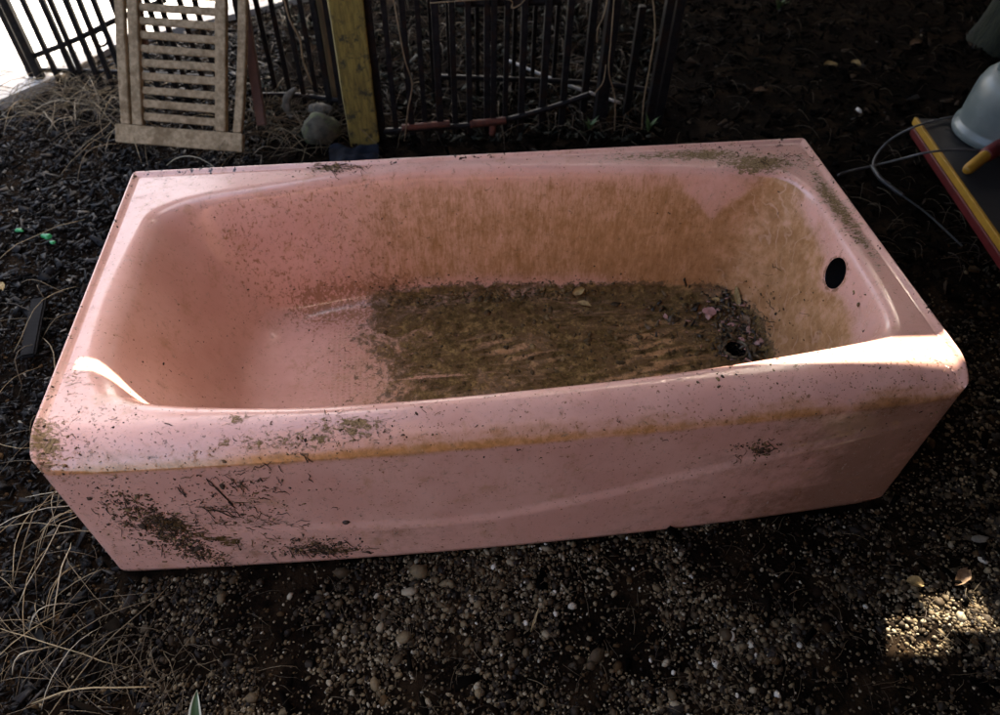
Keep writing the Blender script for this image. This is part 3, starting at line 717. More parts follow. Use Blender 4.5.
# ============================================================ IRON FENCE
M_iron = rough_mat('black_iron', (.005, .005, .0055), (.013, .012, .012), 60, .5, .3, c3=(.016, .009, .006), s3=22)
M_iron.node_tree.nodes['Principled BSDF'].inputs['Specular IOR Level'].default_value = .10
M_rust = rough_mat('orange_rust', (.045, .011, .005), (.10, .024, .009), 50, .85, .5)
def picket(base, top_z, parent, r=.008, lean=0.0):
    base = Vector(base); q = base+Vector((lean, 0, top_z-base.z))
    return bm_obj('picket', bar(base, q, 2*r, 2*r, up=(0, 1, 0)), M_iron, parent, bevel=.0015, seg=1)
def fence_panel(label, bases, rails, top=1.02, r=.008, group='black iron fence panels behind the tub'):
    f = empty('iron_fence_panel', (0, 0, 0)); tag(f, label, 'fence', group)
    for b0 in bases:
        tz = b0[2] if len(b0) > 2 else top
        rr = b0[3] if len(b0) > 3 else r
        picket((b0[0], b0[1], -.02), tz, f, rr)
    for (ctrl, rr, m_) in rails: tube('rail', ctrl, rr, m_, f, k=6)
    return f
def foot(u, v, z_=0): p = at(u, v, 2, z_); return (p.x, p.y)
Lb = [foot(34, 80)+(1.02, .009), foot(43, 82)+(1.02, .013), foot(60, 82), foot(78, 83)+(1.02, .009), foot(86, 84), foot(101, 85)+(1.02, .009), foot(115, 90), foot(129, 92), foot(146, 93), foot(160, 93), foot(178, 94), foot(190, 95), foot(208, 95), foot(222, 96)]
fl = fence_panel('black iron fence panel in front of the sunlit pavement', Lb,
    [([Vector((*foot(40, 78), .03)), Vector((*foot(130, 86), .05)), Vector((*foot(230, 92), .05))], .008, M_iron),
     ([at(34, 56, 1, 1.96), at(75, 40, 1, 1.93), at(116, 20, 1, 1.90), at(165, 0, 1, 1.87)], .009, M_iron)])
tube('scroll', [at(92, 38, 1, 1.90), at(97, 46, 1, 1.9), at(106, 44, 1, 1.9), at(108, 34, 1, 1.9), at(100, 31, 1, 1.9), at(93, 36, 1, 1.9)], .004, M_iron, fl, k=6)
Mb = [foot(262, 108)+(1.02, .010), foot(277, 95), foot(291, 97), foot(306, 106), foot(318, 102), foot(331, 110)+(1.02, .010), foot(343, 112)+(1.02, .010)]
fence_panel('black iron fence panel between the wooden chair and the mossy post', Mb,
    [([Vector((*foot(258, 106), .04)), Vector((*foot(300, 106), .04)), Vector((*foot(345, 112), .04))], .008, M_iron)])
yb = 1.50
def fb(u, v=135): p = at(u, v, 1, yb); return (p.x, yb)
Rb = []
for (u, rr) in ((383, .012), (397, .008), (413, .009), (426, .008), (441, .011), (456, .009), (470, .009), (487, .009), (493, .009), (505, .008), (520, .010), (541, .011), (560, .010), (597, .019)):
    p = fb(u, 138); Rb.append((p[0], p[1]+random.uniform(-.01, .01), 1.02, rr))
fr = fence_panel('black iron fence panel with a rusty bent rail right of the mossy post', Rb,
    [([at(384, 131, 1, 1.482), at(420, 129, 1, 1.482), at(470, 125, 1, 1.482), at(505, 120, 1, 1.482), at(550, 108, 1, 1.482), at(590, 94, 1, 1.482)], .009, M_iron),
     ([at(455, 3, 1, 1.52), at(560, 1, 1, 1.52)], .012, M_iron)])
for (a_, b_, rr) in (((402, 129), (450, 124), .0115), ((470, 125.2), (506, 120.8), .0125)):
    tube('rust_patch', [at(a_[0], a_[1]-1, 1, 1.481), at((a_[0]+b_[0])/2, (a_[1]+b_[1])/2-.6, 1, 1.481), at(b_[0], b_[1]-.5, 1, 1.481)], rr, M_rust, fr, k=6)
tube('rust_patch', [at(493, 124, 1, 1.485), at(492, 143, 1, 1.485)], .011, M_rust, fr, raw=True)
Sb = []
for (u, v, tu, tv) in ((655, 138, 680, 0), (646, 138, 666, 0)): Sb.append((fb(u)[0], 1.50, 1.02, .013))
for (u, tz) in ((580, .40), (622, .36)):
    p = at(u, 138, 1, 1.56); Sb.append((p.x, 1.56, tz, .011))
for u in (436, 452, 478, 512, 530, 550):
    p = at(u, 125, 1, 1.75); Sb.append((p.x, 1.75, .9, .007))
fence_panel('farther iron fence panel with short pointed pickets, near the dark ground', Sb, [([(.7, 1.755, .06), (1.2, 1.65, .07), (1.46, 1.56, .07)], .009, M_iron)])

# mossy yellow-green post and boards
M_post = rough_mat('mossy_timber', (.115, .085, .016), (.21, .155, .032), 14, .9, .5, .004, (6, 6, 1), c3=(.035, .032, .012), s3=20)
pl = at(363, 143); th = R(8)
post = empty('timber_post', (pl.x, pl.y+.055, 0), th); tag(post, 'thick moss-stained yellowish timber post standing behind the bathtub', 'post')
def wood_box(name, c, size, m, parent, M=None, bev=.004, cuts=10, amp=.002):
    bm = bmesh.new(); add_box(bm, (0, 0, 0), size)
    longest = max(range(3), key=lambda i: size[i])
    es = [e for e in bm.edges if abs((e.verts[0].co-e.verts[1].co)[longest]) > size[longest]*.9]
    bmesh.ops.subdivide_edges(bm, edges=es, cuts=cuts)
    bmesh.ops.bevel(bm, geom=[e for e in bm.edges if e.calc_face_angle(0) > .5], offset=bev, segments=2, affect='EDGES')
    for v in bm.verts: v.co += Vector([amp*noise.noise(v.co*14+Vector((k*9+c[0]*5, 0, c[1]*7))) for k in range(3)])
    if M is not None: bmesh.ops.transform(bm, matrix=M.to_4x4(), verts=bm.verts)
    bmesh.ops.translate(bm, vec=c, verts=bm.verts)
    return bm_obj(name, bm, m, parent)
wood_box('post_shaft', (0, 0, .55), (.096, .096, 1.2), M_post, post, cuts=16, amp=.004)
M_brown = rough_mat('brown_board', (.09, .055, .022), (.16, .10, .04), 12, .85, .4, .003, (8, 8, 1))
pb = at(337, 104); bd = wood_box('timber_board', (pb.x+.02, pb.y+.03, .5), (.075, .03, 1.1), M_brown, None, cuts=10)
tag(bd, 'narrow brown board standing upright left of the mossy post', 'board')

# ============================================================ FOLDED WOODEN CHAIR
M_chair = rough_mat('weathered_teak', (.17, .112, .052), (.30, .215, .120), 7, .8, .5, .002, (10, 10, 10), c3=(.13, .082, .034), s3=9)
M_teakr = rough_mat('reddish_wood', (.045, .014, .006), (.07, .024, .010), 20, .8, .3)
b0 = at(122, 146, 2, .0); b1 = at(246, 156, 2, .0)
ux = Vector((b1.x-b0.x, b1.y-b0.y, 0)); wch = ux.length; ux.normalize(); uback = Vector((-ux.y, ux.x, 0))
el = R(54); up = (uback*math.cos(el)+Vector((0, 0, math.sin(el)))).normalized(); nrm = ux.cross(up)   # nrm faces the viewer side
if nrm.y > 0: nrm = -nrm
O = Vector((b0.x, b0.y, .012))
ch = empty('folding_chair', (0, 0, 0)); tag(ch, 'weathered slatted wooden chair folded flat and leaning behind the tub', 'chair')
MC = Matrix((ux, up, -nrm)).transposed()
def cpart(name, a_, b_, w, h, m, off=0, bow_=0):
    """bar from local (x,h) a_ to b_ on the chair's plane"""
    P_ = [O+ux*a_[0]+up*a_[1]+nrm*off, O+ux*b_[0]+up*b_[1]+nrm*off]
    d = (P_[1]-P_[0]); M_ = Matrix((d.normalized(), nrm.cross(d.normalized()), nrm)).transposed()
    bm = bmesh.new(); add_box(bm, (0, 0, 0), (d.length, w, h))
    es = [e for e in bm.edges if abs((e.verts[0].co-e.verts[1].co).x) > d.length*.9]
    bmesh.ops.subdivide_edges(bm, edges=es, cuts=8)
    bmesh.ops.bevel(bm, geom=[e for e in bm.edges if e.calc_face_angle(0) > .5], offset=.0022, segments=2, affect='EDGES')
    for v in bm.verts:
        t = v.co.x/d.length; v.co.y += bow_*(1-4*t*t)
        v.co += Vector([.0009*noise.noise(v.co*25+Vector((k*9+a_[1]*50, a_[0]*30, 0))) for k in range(3)])
    bmesh.ops.transform(bm, matrix=Matrix.Translation((P_[0]+P_[1])/2) @ M_.to_4x4(), verts=bm.verts)
    return bm_obj(name, bm, m, ch)
cpart('foot_board', (-.004, .028), (wch, .028), .056, .022, M_chair, .012)
Lc = .62; w_ = wch
cpart('stile', (.025*w_/.42, .058), (.012, Lc), .030, .020, M_chair, .003, .004)
cpart('stile', (w_*.945, .058), (w_*.955, Lc), .026, .020, M_chair, .003, -.012)
cpart('stile', (w_*.16, .058), (w_*.125, Lc), .032, .022, M_chair, .006)
cpart('stile', (w_*.82, .058), (w_*.815, Lc), .034, .022, M_chair, .006)
k = 0
for i in range(14):
    hh = .085+i*.0405
    if hh > Lc-.02: break
    xl = w_*(.16-.035*(hh/Lc))+.015; xr = w_*.82-.016
    cpart('slat', (xl, hh+random.uniform(-.001, .001)), (xr, hh+random.uniform(-.0015, .0015)), random.uniform(.0215, .0235), .012, M_chair, .000)
cpart('rear_leg', (w_*.06, .55), (w_*.16, .30), .030, .018, M_teakr, -.03)
cpart('rear_leg', (w_*.86, .60), (w_*1.08, .09), .030, .018, M_teakr, -.05)

# ============================================================ ROCKS, TARP, SCRAPS
def blob(name, c, r, sc, m, label, cat, amp=.22, f=14, sub=3, flat=None, group=None):
    bm = bmesh.new(); bmesh.ops.create_icosphere(bm, subdivisions=sub, radius=1)
    for v in bm.verts:
        k = 1+amp*noise.noise(v.co*1.3+Vector((c[0]*9, c[1]*7, 0)))+amp*.4*noise.noise(v.co*4+Vector((c[0]*9, 0, 0)))
        v.co = Vector((v.co.x*sc[0], v.co.y*sc[1], v.co.z*sc[2]))*r*k+Vector(c)
    return tag(bm_obj(name, bm, m, None, True), label, cat, group)
M_rock = rough_mat('mossy_stone', (.014, .013, .007), (.055, .048, .030), 30, .9, .6, .004, c3=(.06, .07, .025), s3=18)
M_pale = rough_mat('pale_stone', (.045, .040, .028), (.11, .098, .075), 40, .85, .5)
p = at(322, 146); blob('rock', (p.x, p.y+.04, .035), .062, (1, .8, .8), M_rock, 'mossy rounded rock at the foot of the timber post', 'rock')
p = at(322, 117); blob('rock', (p.x, p.y, .03), .035, (1.2, .7, .5), M_pale, 'small pale broken rock behind the mossy rounded rock', 'rock')
p0 = [at(296, 88, 2, .10), at(288, 97, 2, .07), at(287, 108, 2, .04), at(292, 118, 2, .02)]
tag(tube('bark_curl', p0, [.006, .014, .014, .006], M_pale), 'pale curled strip of bark in the straw beside the fence', 'bark')
M_blue = rough_mat('faded_blue_tarp', (.004, .006, .010), (.009, .012, .019), 25, .6, .4)
def sheet(name, u0, u1, v0, v1, z0, h, m, label, cat):
    V = []; F = []; nx_, ny_ = 24, 8
    for lay in (0, 1):
        for j_ in range(ny_+1):
            for i_ in range(nx_+1):
                p = at(u0+(u1-u0)*i_/nx_, v0+(v1-v0)*j_/ny_)
                V.append((p.x, p.y, z0+h*(.5+noise.noise(Vector((p.x*25, p.y*25, 1))))+lay*.002))
    st_ = (nx_+1)*(ny_+1)
    for j_ in range(ny_):
        for i_ in range(nx_):
            q = (j_*(nx_+1)+i_, j_*(nx_+1)+i_+1, (j_+1)*(nx_+1)+i_+1, (j_+1)*(nx_+1)+i_)
            F.append(q); F.append(tuple(a+st_ for a in q)[::-1])
    return tag(mesh_obj(name, V, F, m, None, True), label, cat)
M_blue.node_tree.nodes['Principled BSDF'].inputs['Specular IOR Level'].default_value = .1
sheet('tarp', 330, 379, 149, 168, .002, .018, M_blue, 'crumpled faded blue tarp between the post and the tub', 'tarp')
M_white = rough_mat('white_plastic', (.30, .29, .27), (.42, .40, .37), 30, .5, .1)
tag(tube('plastic_pipe', [at(507, 60, 2, .03), at(560, 82, 2, .03), at(620, 103, 2, .02)], .0055, M_white), 'thin white plastic pipe lying beyond the iron fence', 'pipe')
p = at(857, 115); blob('paper_scrap', (p.x, p.y, .018), .014, (.5, 1.1, .35), M_white, 'torn white paper scrap on the dark ground behind the tub', 'paper', .5)
p = at(978, 541); blob('wood_chip', (p.x, p.y, .008), .013, (1.3, .6, .25), M_pale, 'pale grey wood chip on gravel right of the tub', 'wood chip', .3)
M_green = rough_mat('green_plastic', (.01, .17, .05), (.015, .26, .08), 60, .3, .2)
for (u, v, r_, lb) in ((49, 241, .012, 'larger bright green plastic scrap on the left mulch'), (22, 235, .0085, 'smaller dull green plastic scrap left of the larger one'), (55, 247, .007, 'tiny green scrap touching the larger green scrap')):
    p = at(u, v); blob('plastic_scrap', (p.x, p.y, .016), r_, (1.2, .7, .6), M_green, lb, 'plastic scrap', .5)
M_dkw = rough_mat('black_wood', (.0025, .0025, .0028), (.008, .007, .007), 12, .7, .4, .003, (1, 12, 12))
pa, pb_ = at(42, 303), at(30, 360)
M_dkw.node_tree.nodes['Principled BSDF'].inputs['Specular IOR Level'].default_value = .08
d_ = (pb_-pa); o = wood_box('wood_offcut', ((pa.x+pb_.x)/2, (pa.y+pb_.y)/2, .012), (d_.length, .035, .014), M_dkw, None, Euler((0, .02, math.atan2(d_.y, d_.x))).to_matrix(), cuts=6)
tag(o, 'flat black wood offcut half buried in the left mulch', 'wood')
for (u, v, ln_, wd_, a_, m_, lb) in ((962, 577, .050, .022, -.6, M_leafd, 'brown leaf at the upper edge of the sunlit gravel patch'), (915, 583, .030, .022, .4, M_leaf, 'tan leaf just above the sunlit gravel patch'),
                                   (830, 67, .05, .03, .2, M_leaf, 'yellowish leaf on dark ground behind the tub corner'), (915, 45, .06, .03, -.3, M_leafd, 'brown leaf on dark ground left of the tree trunk'), (760, 92, .05, .025, 0, M_leafd, 'brown leaf on dark ground behind the tub middle'), (855, 66, .04, .03, 1, M_leaf, 'pale leaf on dark ground above the paper scrap'),
                                   (535, 620, .05, .004, -1.1, M_stick, 'tan twig lying on gravel below the tub middle'), (2, 288, .03, .02, 1, M_leaf, 'tan leaf on the mulch at the left edge')):
    p = at(u, v); leaf('dead_leaf', Vector((p.x, p.y, gh(p.x, p.y)+.012)), Vector((0, 0, 1)), ln_, wd_, a_, m_, lb, 'leaf', group='dead leaves on the ground')
# variegated blade at the bottom
M_blade, nt, b = mat('variegated_blade')
wv = attr(nt, 'rnd'); setc(nt, b.inputs['Base Color'], mixc(nt, sstep(nt, wv, .62, .74), (.03, .07, .02), (.55, .55, .42))); b.inputs['Roughness'].default_value = .5
V = []; F = []; AA = []
pr, pt = at(196, 735, 2, 0), at(201, 694, 2, .05)
for lay in (0, 1):
    for i in range(13):
        t = i/12; c_ = pr.lerp(pt, t)+Vector((0, 0, .02*math.sin(t*2))); w0 = .012*(1-t**2.2)
        for k in range(7):
            s_ = k/6*2-1; V.append(c_+Vector((s_*w0, 0, abs(s_)*.003+lay*.0008))); AA.append(max(abs(s_), .95*(t > .95)))
for lay in (0, 1):
    for i in range(12):
        for k in range(6):
            q = [lay*91+i*7+k, lay*91+i*7+k+1, lay*91+(i+1)*7+k+1, lay*91+(i+1)*7+k]; F.append(q if lay else q[::-1])
o = mesh_obj('leaf_blade', V, F, M_blade, None, True, {'rnd': AA}); tag(o, 'green pointed leaf blade with white edges at the bottom', 'leaf')

# green sprouts behind
M_sprout = rough_mat('green_sprout', (.03, .06, .012), (.07, .12, .03), 60, .6, .2)
def sprout(u, v, n, h, label):
    p = at(u, v); e = empty('sprout', (p.x, p.y, 0)); tag(e, label, 'plant')
    for i in range(n):
        a_ = 2*math.pi*i/n+random.random(); hh = h*random.uniform(.6, 1); V = []; F = []
        for lay in (0, 1):
            for s_ in range(7):
                t = s_/6; w0 = .008*math.sin(math.pi*min(.98, t+.08)); c_ = Vector((math.cos(a_)*h*.6*t*t, math.sin(a_)*h*.6*t*t, hh*t)); sd = Vector((-math.sin(a_), math.cos(a_), 0))*w0
                V += [c_-sd, c_+sd+Vector((0, 0, lay*.0006))]
        for lay in (0, 1):
            for s_ in range(6):
                q = [lay*14+s_*2, lay*14+s_*2+1, lay*14+s_*2+3, lay*14+s_*2+2]; F.append(q if lay else q[::-1])
        mesh_obj('blade', V, F, M_sprout, e, True)
sprout(778, 10, 7, .07, 'small green sprout at the top edge of the dark ground')
sprout(590, 130, 5, .05, 'small green sprout beside the thick iron picket')
sprout(648, 132, 4, .06, 'small green sprout at the right end of the iron fence')

# vines on fence
M_vine = rough_mat('dry_vine', (.14, .09, .045), (.24, .17, .09), 60, .8, .3)
for ctrl, rr, lb in ((((392, -10, 1.46), (399, 30, 1.44), (405, 60, 1.45), (412, 85, 1.46), (408, 110, 1.46), (404, 145, 1.47)), .0022, 'thin pale vine hanging on the pickets right of the mossy post'),
                     (((615, -10, 1.46), (611, 40, 1.44), (609, 72, 1.45), (615, 100, 1.46), (614, 140, 1.46)), .0022, 'thin pale vine hanging right of the thick picket'),
                     (((652, -10, 1.46), (655, 30, 1.45), (650, 65, 1.45), (644, 100, 1.46), (641, 140, 1.46)), .0026, 'brown vine twisting by the last tall pickets'),
                     (((608, -5, 1.44), (604, 15, 1.43), (598, 28, 1.44), (597, 42, 1.45)), .0022, 'short curled vine end on the thick picket'),
                     (((606, 65, 1.44), (603, 82, 1.43), (594, 94, 1.45)), .0020, 'short curved tendril just above the bent rail'),
                     (((430, 3, 1.44), (505, -1, 1.43), (512, 8, 1.43), (522, 3, 1.43), (528, -6, 1.43)), .0018, 'looped tan vine along the fence at the top edge'),
                     (((283, -5, 1.66), (290, 20, 1.66), (300, 40, 1.66), (303, 60, 1.68), (312, 85, 1.70)), .0030, 'tangled tan vine on the pickets left of the brown board')):
    tag(tube('vine', [at(u, v, 1, yv) for u, v, yv in ctrl], rr, M_vine, k=5), lb, 'vine')

# ============================================================ CART PLATFORM, JUG, CABLES
M_blk = rough_mat('black_rubber_top', (.003, .0035, .005), (.007, .008, .010), 40, .6, .2)
M_red = rough_mat('red_painted_metal', (.07, .004, .005), (.11, .007, .008), 20, .45, .1, c3=(.10, .01, .01), s3=20)
M_yel = rough_mat('yellow_edge', (.30, .15, .010), (.38, .20, .015), 30, .55, .1)
zp = .12; c0 = at(912, 118, 2, zp); c1 = at(1000, 245, 2, zp)
e = Vector((c1.x-c0.x, c1.y-c0.y, 0)); len_ = e.length+.09; e.normalize(); sd = Vector((-e.y, e.x, 0))
if sd.x < 0: sd = -sd
pf = empty('low_cart', (c0.x, c0.y, 0)); tag(pf, 'low cart with black top, yellow edge strip and red sides', 'cart')
def pbox(name, a0, a1, s0, s1, z0, z1, m, bev=.003):
    bm = bmesh.new(); M_ = Matrix((e, sd, Vector((0, 0, 1)))).transposed()
    c_ = e*(a0+a1)/2+sd*(s0+s1)/2+Vector((0, 0, (z0+z1)/2)); add_box(bm, c_, (abs(a1-a0), abs(s1-s0), abs(z1-z0)), M_)
    return bm_obj(name, bm, m, pf, bevel=bev)
pbox('body', .012, len_, .006, .30, .070, .100, M_red, .006)
pbox('top_board', .0, len_, .0165, .32, .101, .120, M_blk, .003)
pbox('edge_strip', .0, len_, .006, .016, .101, .124, M_yel, .003)
for (a_, s_) in ((.09, .10), (.09, .25), (len_-.09, .10), (len_-.09, .25)):
    bm = bmesh.new(); cc = e*a_+sd*s_+Vector((0, 0, .022))
    q = sd.to_track_quat('Z', 'Y').to_matrix().to_4x4(); bmesh.ops.create_cone(bm, cap_ends=True, segments=24, radius1=.024, radius2=.024, depth=.02, matrix=Matrix.Translation(cc) @ q)
    bm_obj('wheel', bm, M_blk, pf, bevel=.002)
M_jug, nt, b = mat('cloudy_plastic'); setc(nt, b.inputs['Base Color'], mixc(nt, sstep(nt, noi(nt, 9, 4), .35, .65), (.12, .145, .138), (.17, .195, .185))); b.inputs['Roughness'].default_value = .32
b.inputs['Subsurface Weight'].default_value = .3; b.inputs['Subsurface Radius'].default_value = (.02, .02, .02)
jc = at(998, 136, 2, zp)
jug = empty('plastic_jug', (jc.x, jc.y, zp+.001)); tag(jug, 'cloudy grey-white plastic jug standing on the low cart', 'jug')
r0 = .138
prof = [(r0*.90, 0), (r0*.98, .004), (r0, .014), (r0*.99, .028), (r0*.93, .034), (r0*.92, .042), (r0*.93, .06), (r0*.92, .12), (r0*.90, .15), (r0*.84, .175), (r0*.70, .196), (r0*.48, .208), (r0*.28, .213), (r0*.26, .22), (r0*.26, .236), (r0*.24, .24)]
lathe('jug_body', prof, M_jug, jug, 48)
tube('handle', [(-.085, .03, .196), (-.08, .03, .222), (-.045, .018, .232), (-.02, .008, .226)], [.010, .013, .013, .010], M_jug, jug, k=10)
lathe('cap', [(.040, .238), (.042, .240), (.042, .262), (.038, .265)], M_red, jug, 32)
# handle tool
t0, t1, t2 = at(966, 171, 2, .145), at(985, 156, 2, .152), at(1020, 134, 2, .165)
tool = empty('hand_tool', (0, 0, 0)); tag(tool, 'hand tool with yellow tip and red grip on the cart', 'tool')
tube('yellow_tip', [t0, t0.lerp(t1, .2), t1], [.009, .016, .017], M_yel, tool, k=14)
tube('red_grip', [t1, t1.lerp(t2, .15), t2], [.020, .022, .020], M_red, tool, k=14)
M_cab = rough_mat('grey_cable', (.045, .046, .049), (.075, .077, .082), 60, .5, .1)
M_cabd = rough_mat('dark_cable', (.008, .009, .011), (.016, .018, .021), 60, .5, .1)
def cab(ctrl, r_, m_, lb): return tag(tube('cable', [at(u, v, 2, z_) for u, v, z_ in ctrl], r_, m_, k=8, n=10), lb, 'cable', 'cables beside the low cart')
cab(((838, 175, .015), (850, 171, .01), (868, 167, .01), (885, 163, .02), (905, 158, .10), (925, 153, .14), (950, 150, .15), (980, 150, .15), (1030, 154, .14)), .0034, M_cab, 'grey cable running from the tub rim across the low cart')
cab(((1030, 110, .13), (960, 116, .13), (930, 122, .13), (912, 128, .13), (893, 138, .07), (880, 150, .02), (873, 164, .012), (878, 176, .010), (890, 184, .01)), .0034, M_cab, 'grey cable looping up over the corner of the low cart')
cab(((872, 166, .012), (880, 178, .012), (892, 188, .012), (903, 196, .012)), .0065, M_cabd, 'thick dark cable plug end on the ground by the loop')
cab(((903, 196, .012), (925, 212, .010), (945, 230, .010), (962, 246, .01)), .0026, M_cabd, 'thin dark cable trailing along the ground below the cart')
for _ in range(1):
    mk = Many()
    for i in range(26):
        p = at(random.gauss(975, 14), random.gauss(235, 22)); 
        a_ = random.uniform(0, 6.28); mk.strand([(p.x+math.cos(a_)*t*.08, p.y+math.sin(a_)*t*.08, .01+.02*math.sin(t*3)) for t in np.linspace(0, 1, 5)], .0012, 4, random.random()*.5)
    tag(mk.build('twigs', M_root), 'thin brown twigs lying beside the red cart', 'twigs', None, 'stuff')

# tree trunk at top right
M_bark = rough_mat('mossy_bark', (.007, .008, .003), (.020, .022, .008), 16, .95, .9, .01, (6, 6, 1))
tr = empty('tree', (0, 0, 0)); pt_ = at(1012, 48); tr.location = (pt_.x, pt_.y+.06, 0); tag(tr, 'mossy dark tree trunk at the upper right edge', 'tree')
V = []; F = []; sg = 28; zz_ = list(np.linspace(-.05, .3, 8))+list(np.linspace(.4, 4.4, 16))
for z_ in zz_:
    rr = .105*(1+.25*math.exp(-max(z_, 0)/.07))*(1-.09*z_)
    for j_ in range(sg):
        a_ = 2*math.pi*j_/sg; k_ = rr*(1+.10*noise.noise(Vector((math.cos(a_)*2, math.sin(a_)*2, z_*.8)))+.05*math.cos(5*a_)); V.append((k_*math.cos(a_)+.04*z_+.08*max(z_-.6,0)**2, k_*math.sin(a_), z_))
for i in range(len(zz_)-1):
    for j_ in range(sg): F.append((i*sg+j_, i*sg+(j_+1)%sg, (i+1)*sg+(j_+1)%sg, (i+1)*sg+j_))
mesh_obj('trunk', V, F, M_bark, tr, True)
M_fol = ramp_attr_mat('foliage', [(0, (.02, .035, .01)), (1, (.06, .09, .025))], .6)
nl = 9000; dd = rng.normal(0, 1, (nl, 3)); dd /= np.linalg.norm(dd, axis=1)[:, None]; dd *= rng.uniform(.35, 1, nl)[:, None]**.5*np.array([1.5, 1.5, 1.0])
cl = rng.normal(0, .18, (nl, 3)); pos = dd+cl+np.array([2.6, -.6, 4.9])
sc_ = np.stack([rng.uniform(.04, .08, nl), rng.uniform(.02, .04, nl), np.full(nl, .001)], 1)
cr = scatter('crown', BV2, BOX_F, pos, sc_, rot_mats(nl, .8), M_fol, 0, False, None, parent=tr)

# ============================================================ SHADE DECK (added out of view; its gap shapes the sun patches)
M_shade_wood = rough_mat('shade_timber', (.055, .045, .035), (.10, .085, .065), 8, .85, .4, .003, (1, 10, 10))
ZD = 1.90; SD = Vector((.150, .33, .384)); DXS = .138; sun_dir = SD.normalized()
dk = empty('shade_deck', (0, 0, 0)); tag(dk, 'timber deck added overhead out of view, blocking sun around a shaped gap', 'deck')
X0, X1 = -.55, 4.6
yl = lambda x_: 1.480-.0890*(x_-.498-DXS)
yu = lambda x_: 1.509-.0655*(x_-.524-DXS)
def shade_plank(xa, xb, ya, yb_):
    """quad plank, ya/yb_ are functions of x"""
    bm = bmesh.new(); q = [(xa, ya(xa)), (xb, ya(xb)), (xb, yb_(xb)), (xa, yb_(xa))]
    lo = [bm.verts.new((a_, b_, ZD)) for a_, b_ in q]; hi = [bm.verts.new((a_, b_, ZD+.008)) for a_, b_ in q]
    bm.faces.new(lo[::-1]); bm.faces.new(hi)
    for i in range(4): bm.faces.new((lo[i], lo[(i+1) % 4], hi[(i+1) % 4], hi[i]))
    return bm_obj('shade_plank', bm, M_shade_wood, dk)
def xleft(y_): return X0 if y_ < 3.10 else X0+(y_-3.10)*1.18
for k in range(0, 24):
    a_ = k*.14; ya = yu(1)+a_
    if ya > 4.8: break
    if k == 0:     # edge stepped back to shape the right lobe of the sun patch
        for xa, xb, q in ((X0, 2.235, 0), (2.235, 2.355, .045), (2.355, X1, 0)): shade_plank(xa, xb, (lambda x_, q=q: yu(x_)+q), (lambda x_: yu(x_)+.14))
        continue
    shade_plank(xleft(ya), X1, (lambda x_, a_=a_: yu(x_)+a_), (lambda x_, a_=a_: yu(x_)+a_+.14))
SHADE_S = 25
for k in range(SHADE_S):
    a_ = -k*.14; shade_plank(X0 if k < 3 else .42, X1, (lambda x_, a_=a_: yl(x_)+a_-.14), (lambda x_, a_=a_: yl(x_)+a_))
shade_plank(X0, .486+DXS, yl, yu); shade_plank(2.355, X1, yl, yu); shade_plank(2.245, 2.355, yl, lambda x_: yl(x_)+.035)
for (a_, b_) in ((-.50, 4.4*0+2.9), (4.4, 4.5), (4.4, -1.0), (-.50, 1.20)):
    if a_ < 0 and b_ < 2: continue
    wood_box('shade_post', (a_, b_, .93), (.09, .09, 1.92), M_shade_wood, dk, cuts=4) if a_ > 0 else None
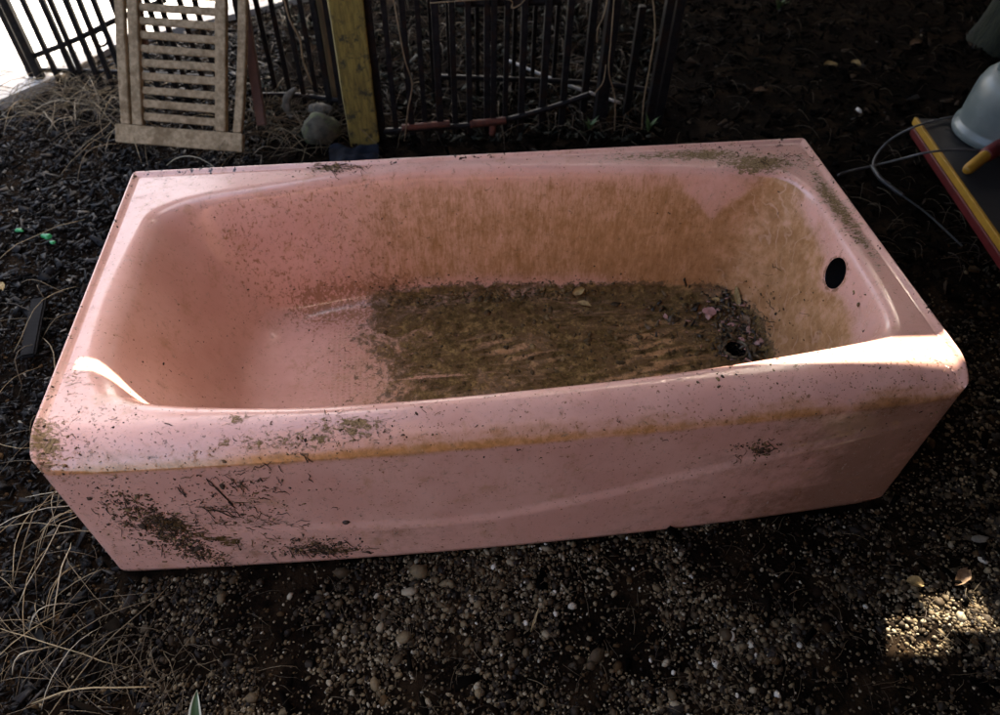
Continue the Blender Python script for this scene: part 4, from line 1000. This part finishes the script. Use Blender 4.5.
# boards added out of view to cut low light from beyond the yard
bf = empty('shade_fence', (0, 0, 0)); tag(bf, 'unseen tall dark boards added beyond the tree to block low light', 'fence')
for i_ in range(29): wood_box('shade_board', (1.3+i_*.122, 4.95, .92), (.118, .02, 1.86), M_shade_wood, bf, cuts=2, bev=.002)
wf_ = empty('shade_fence', (0, 0, 0)); tag(wf_, 'unseen boards added beyond the left edge to block low sky light', 'fence')  # second added row, cutting the low sky at left
for i_ in range(34): wood_box('shade_board', (-3.3, -2.2+i_*.122, .8), (.02, .118, 1.6), M_shade_wood, wf_, cuts=2, bev=.002)
# wall added out of view to darken the right side
M_wall = rough_mat('dark_brick', (.10, .05, .035), (.16, .085, .055), 20, .9, .3)
bm = bmesh.new(); add_box(bm, (4.9, 1.6, 1.2), (.25, 7.0, 2.5)); tag(bm_obj('shade_wall_right', bm, M_wall, bevel=.01), 'unseen brick wall added beyond the right edge to darken that side', 'wall')

bm = bmesh.new(); add_box(bm, (2.3, -2.3, 1.9), (5.6, .25, 3.9)); tag(bm_obj('shade_wall_back', bm, M_wall, bevel=.01), 'unseen dark brick wall added behind the camera to dim the apron', 'wall')  # added out of view to keep light off the apron
# ============================================================ LIGHT
w = bpy.data.worlds.new('World'); S.world = w; w.use_nodes = True; nt = w.node_tree; nt.nodes.clear()
sk = nt.nodes.new('ShaderNodeTexSky'); sk.sky_type = 'NISHITA'; sk.sun_disc = False
elv = math.asin(sun_dir.z); azi = math.atan2(sun_dir.x, sun_dir.y)
sk.sun_elevation = elv; sk.sun_rotation = azi; sk.air_density = .8; sk.dust_density = 5; sk.ozone_density = 1.0
bg = nt.nodes.new('ShaderNodeBackground'); bg.inputs[1].default_value = .12
ow = nt.nodes.new('ShaderNodeOutputWorld'); nt.links.new(sk.outputs[0], bg.inputs[0]); nt.links.new(bg.outputs[0], ow.inputs[0])
sd_ = bpy.data.lights.new('sun', 'SUN'); sd_.energy = 3.6; sd_.angle = R(.25); sd_.color = (1, .95, .88)
so = bpy.data.objects.new('sun', sd_); COL.objects.link(so); so.rotation_euler = sun_dir.to_track_quat('Z', 'Y').to_euler(); so.location = (1, 3, 6)
S.view_settings.view_transform = 'Standard'; S.view_settings.look = 'None'; S.view_settings.gamma = 1; S.view_settings.exposure = 3.08
S.view_settings.use_white_balance = True; S.view_settings.white_balance_temperature = 7100; S.view_settings.white_balance_tint = 10
try: S.view_settings.use_curve_mapping = False
except Exception: pass
S.render.engine = 'CYCLES'; S.cycles.max_bounces = 8
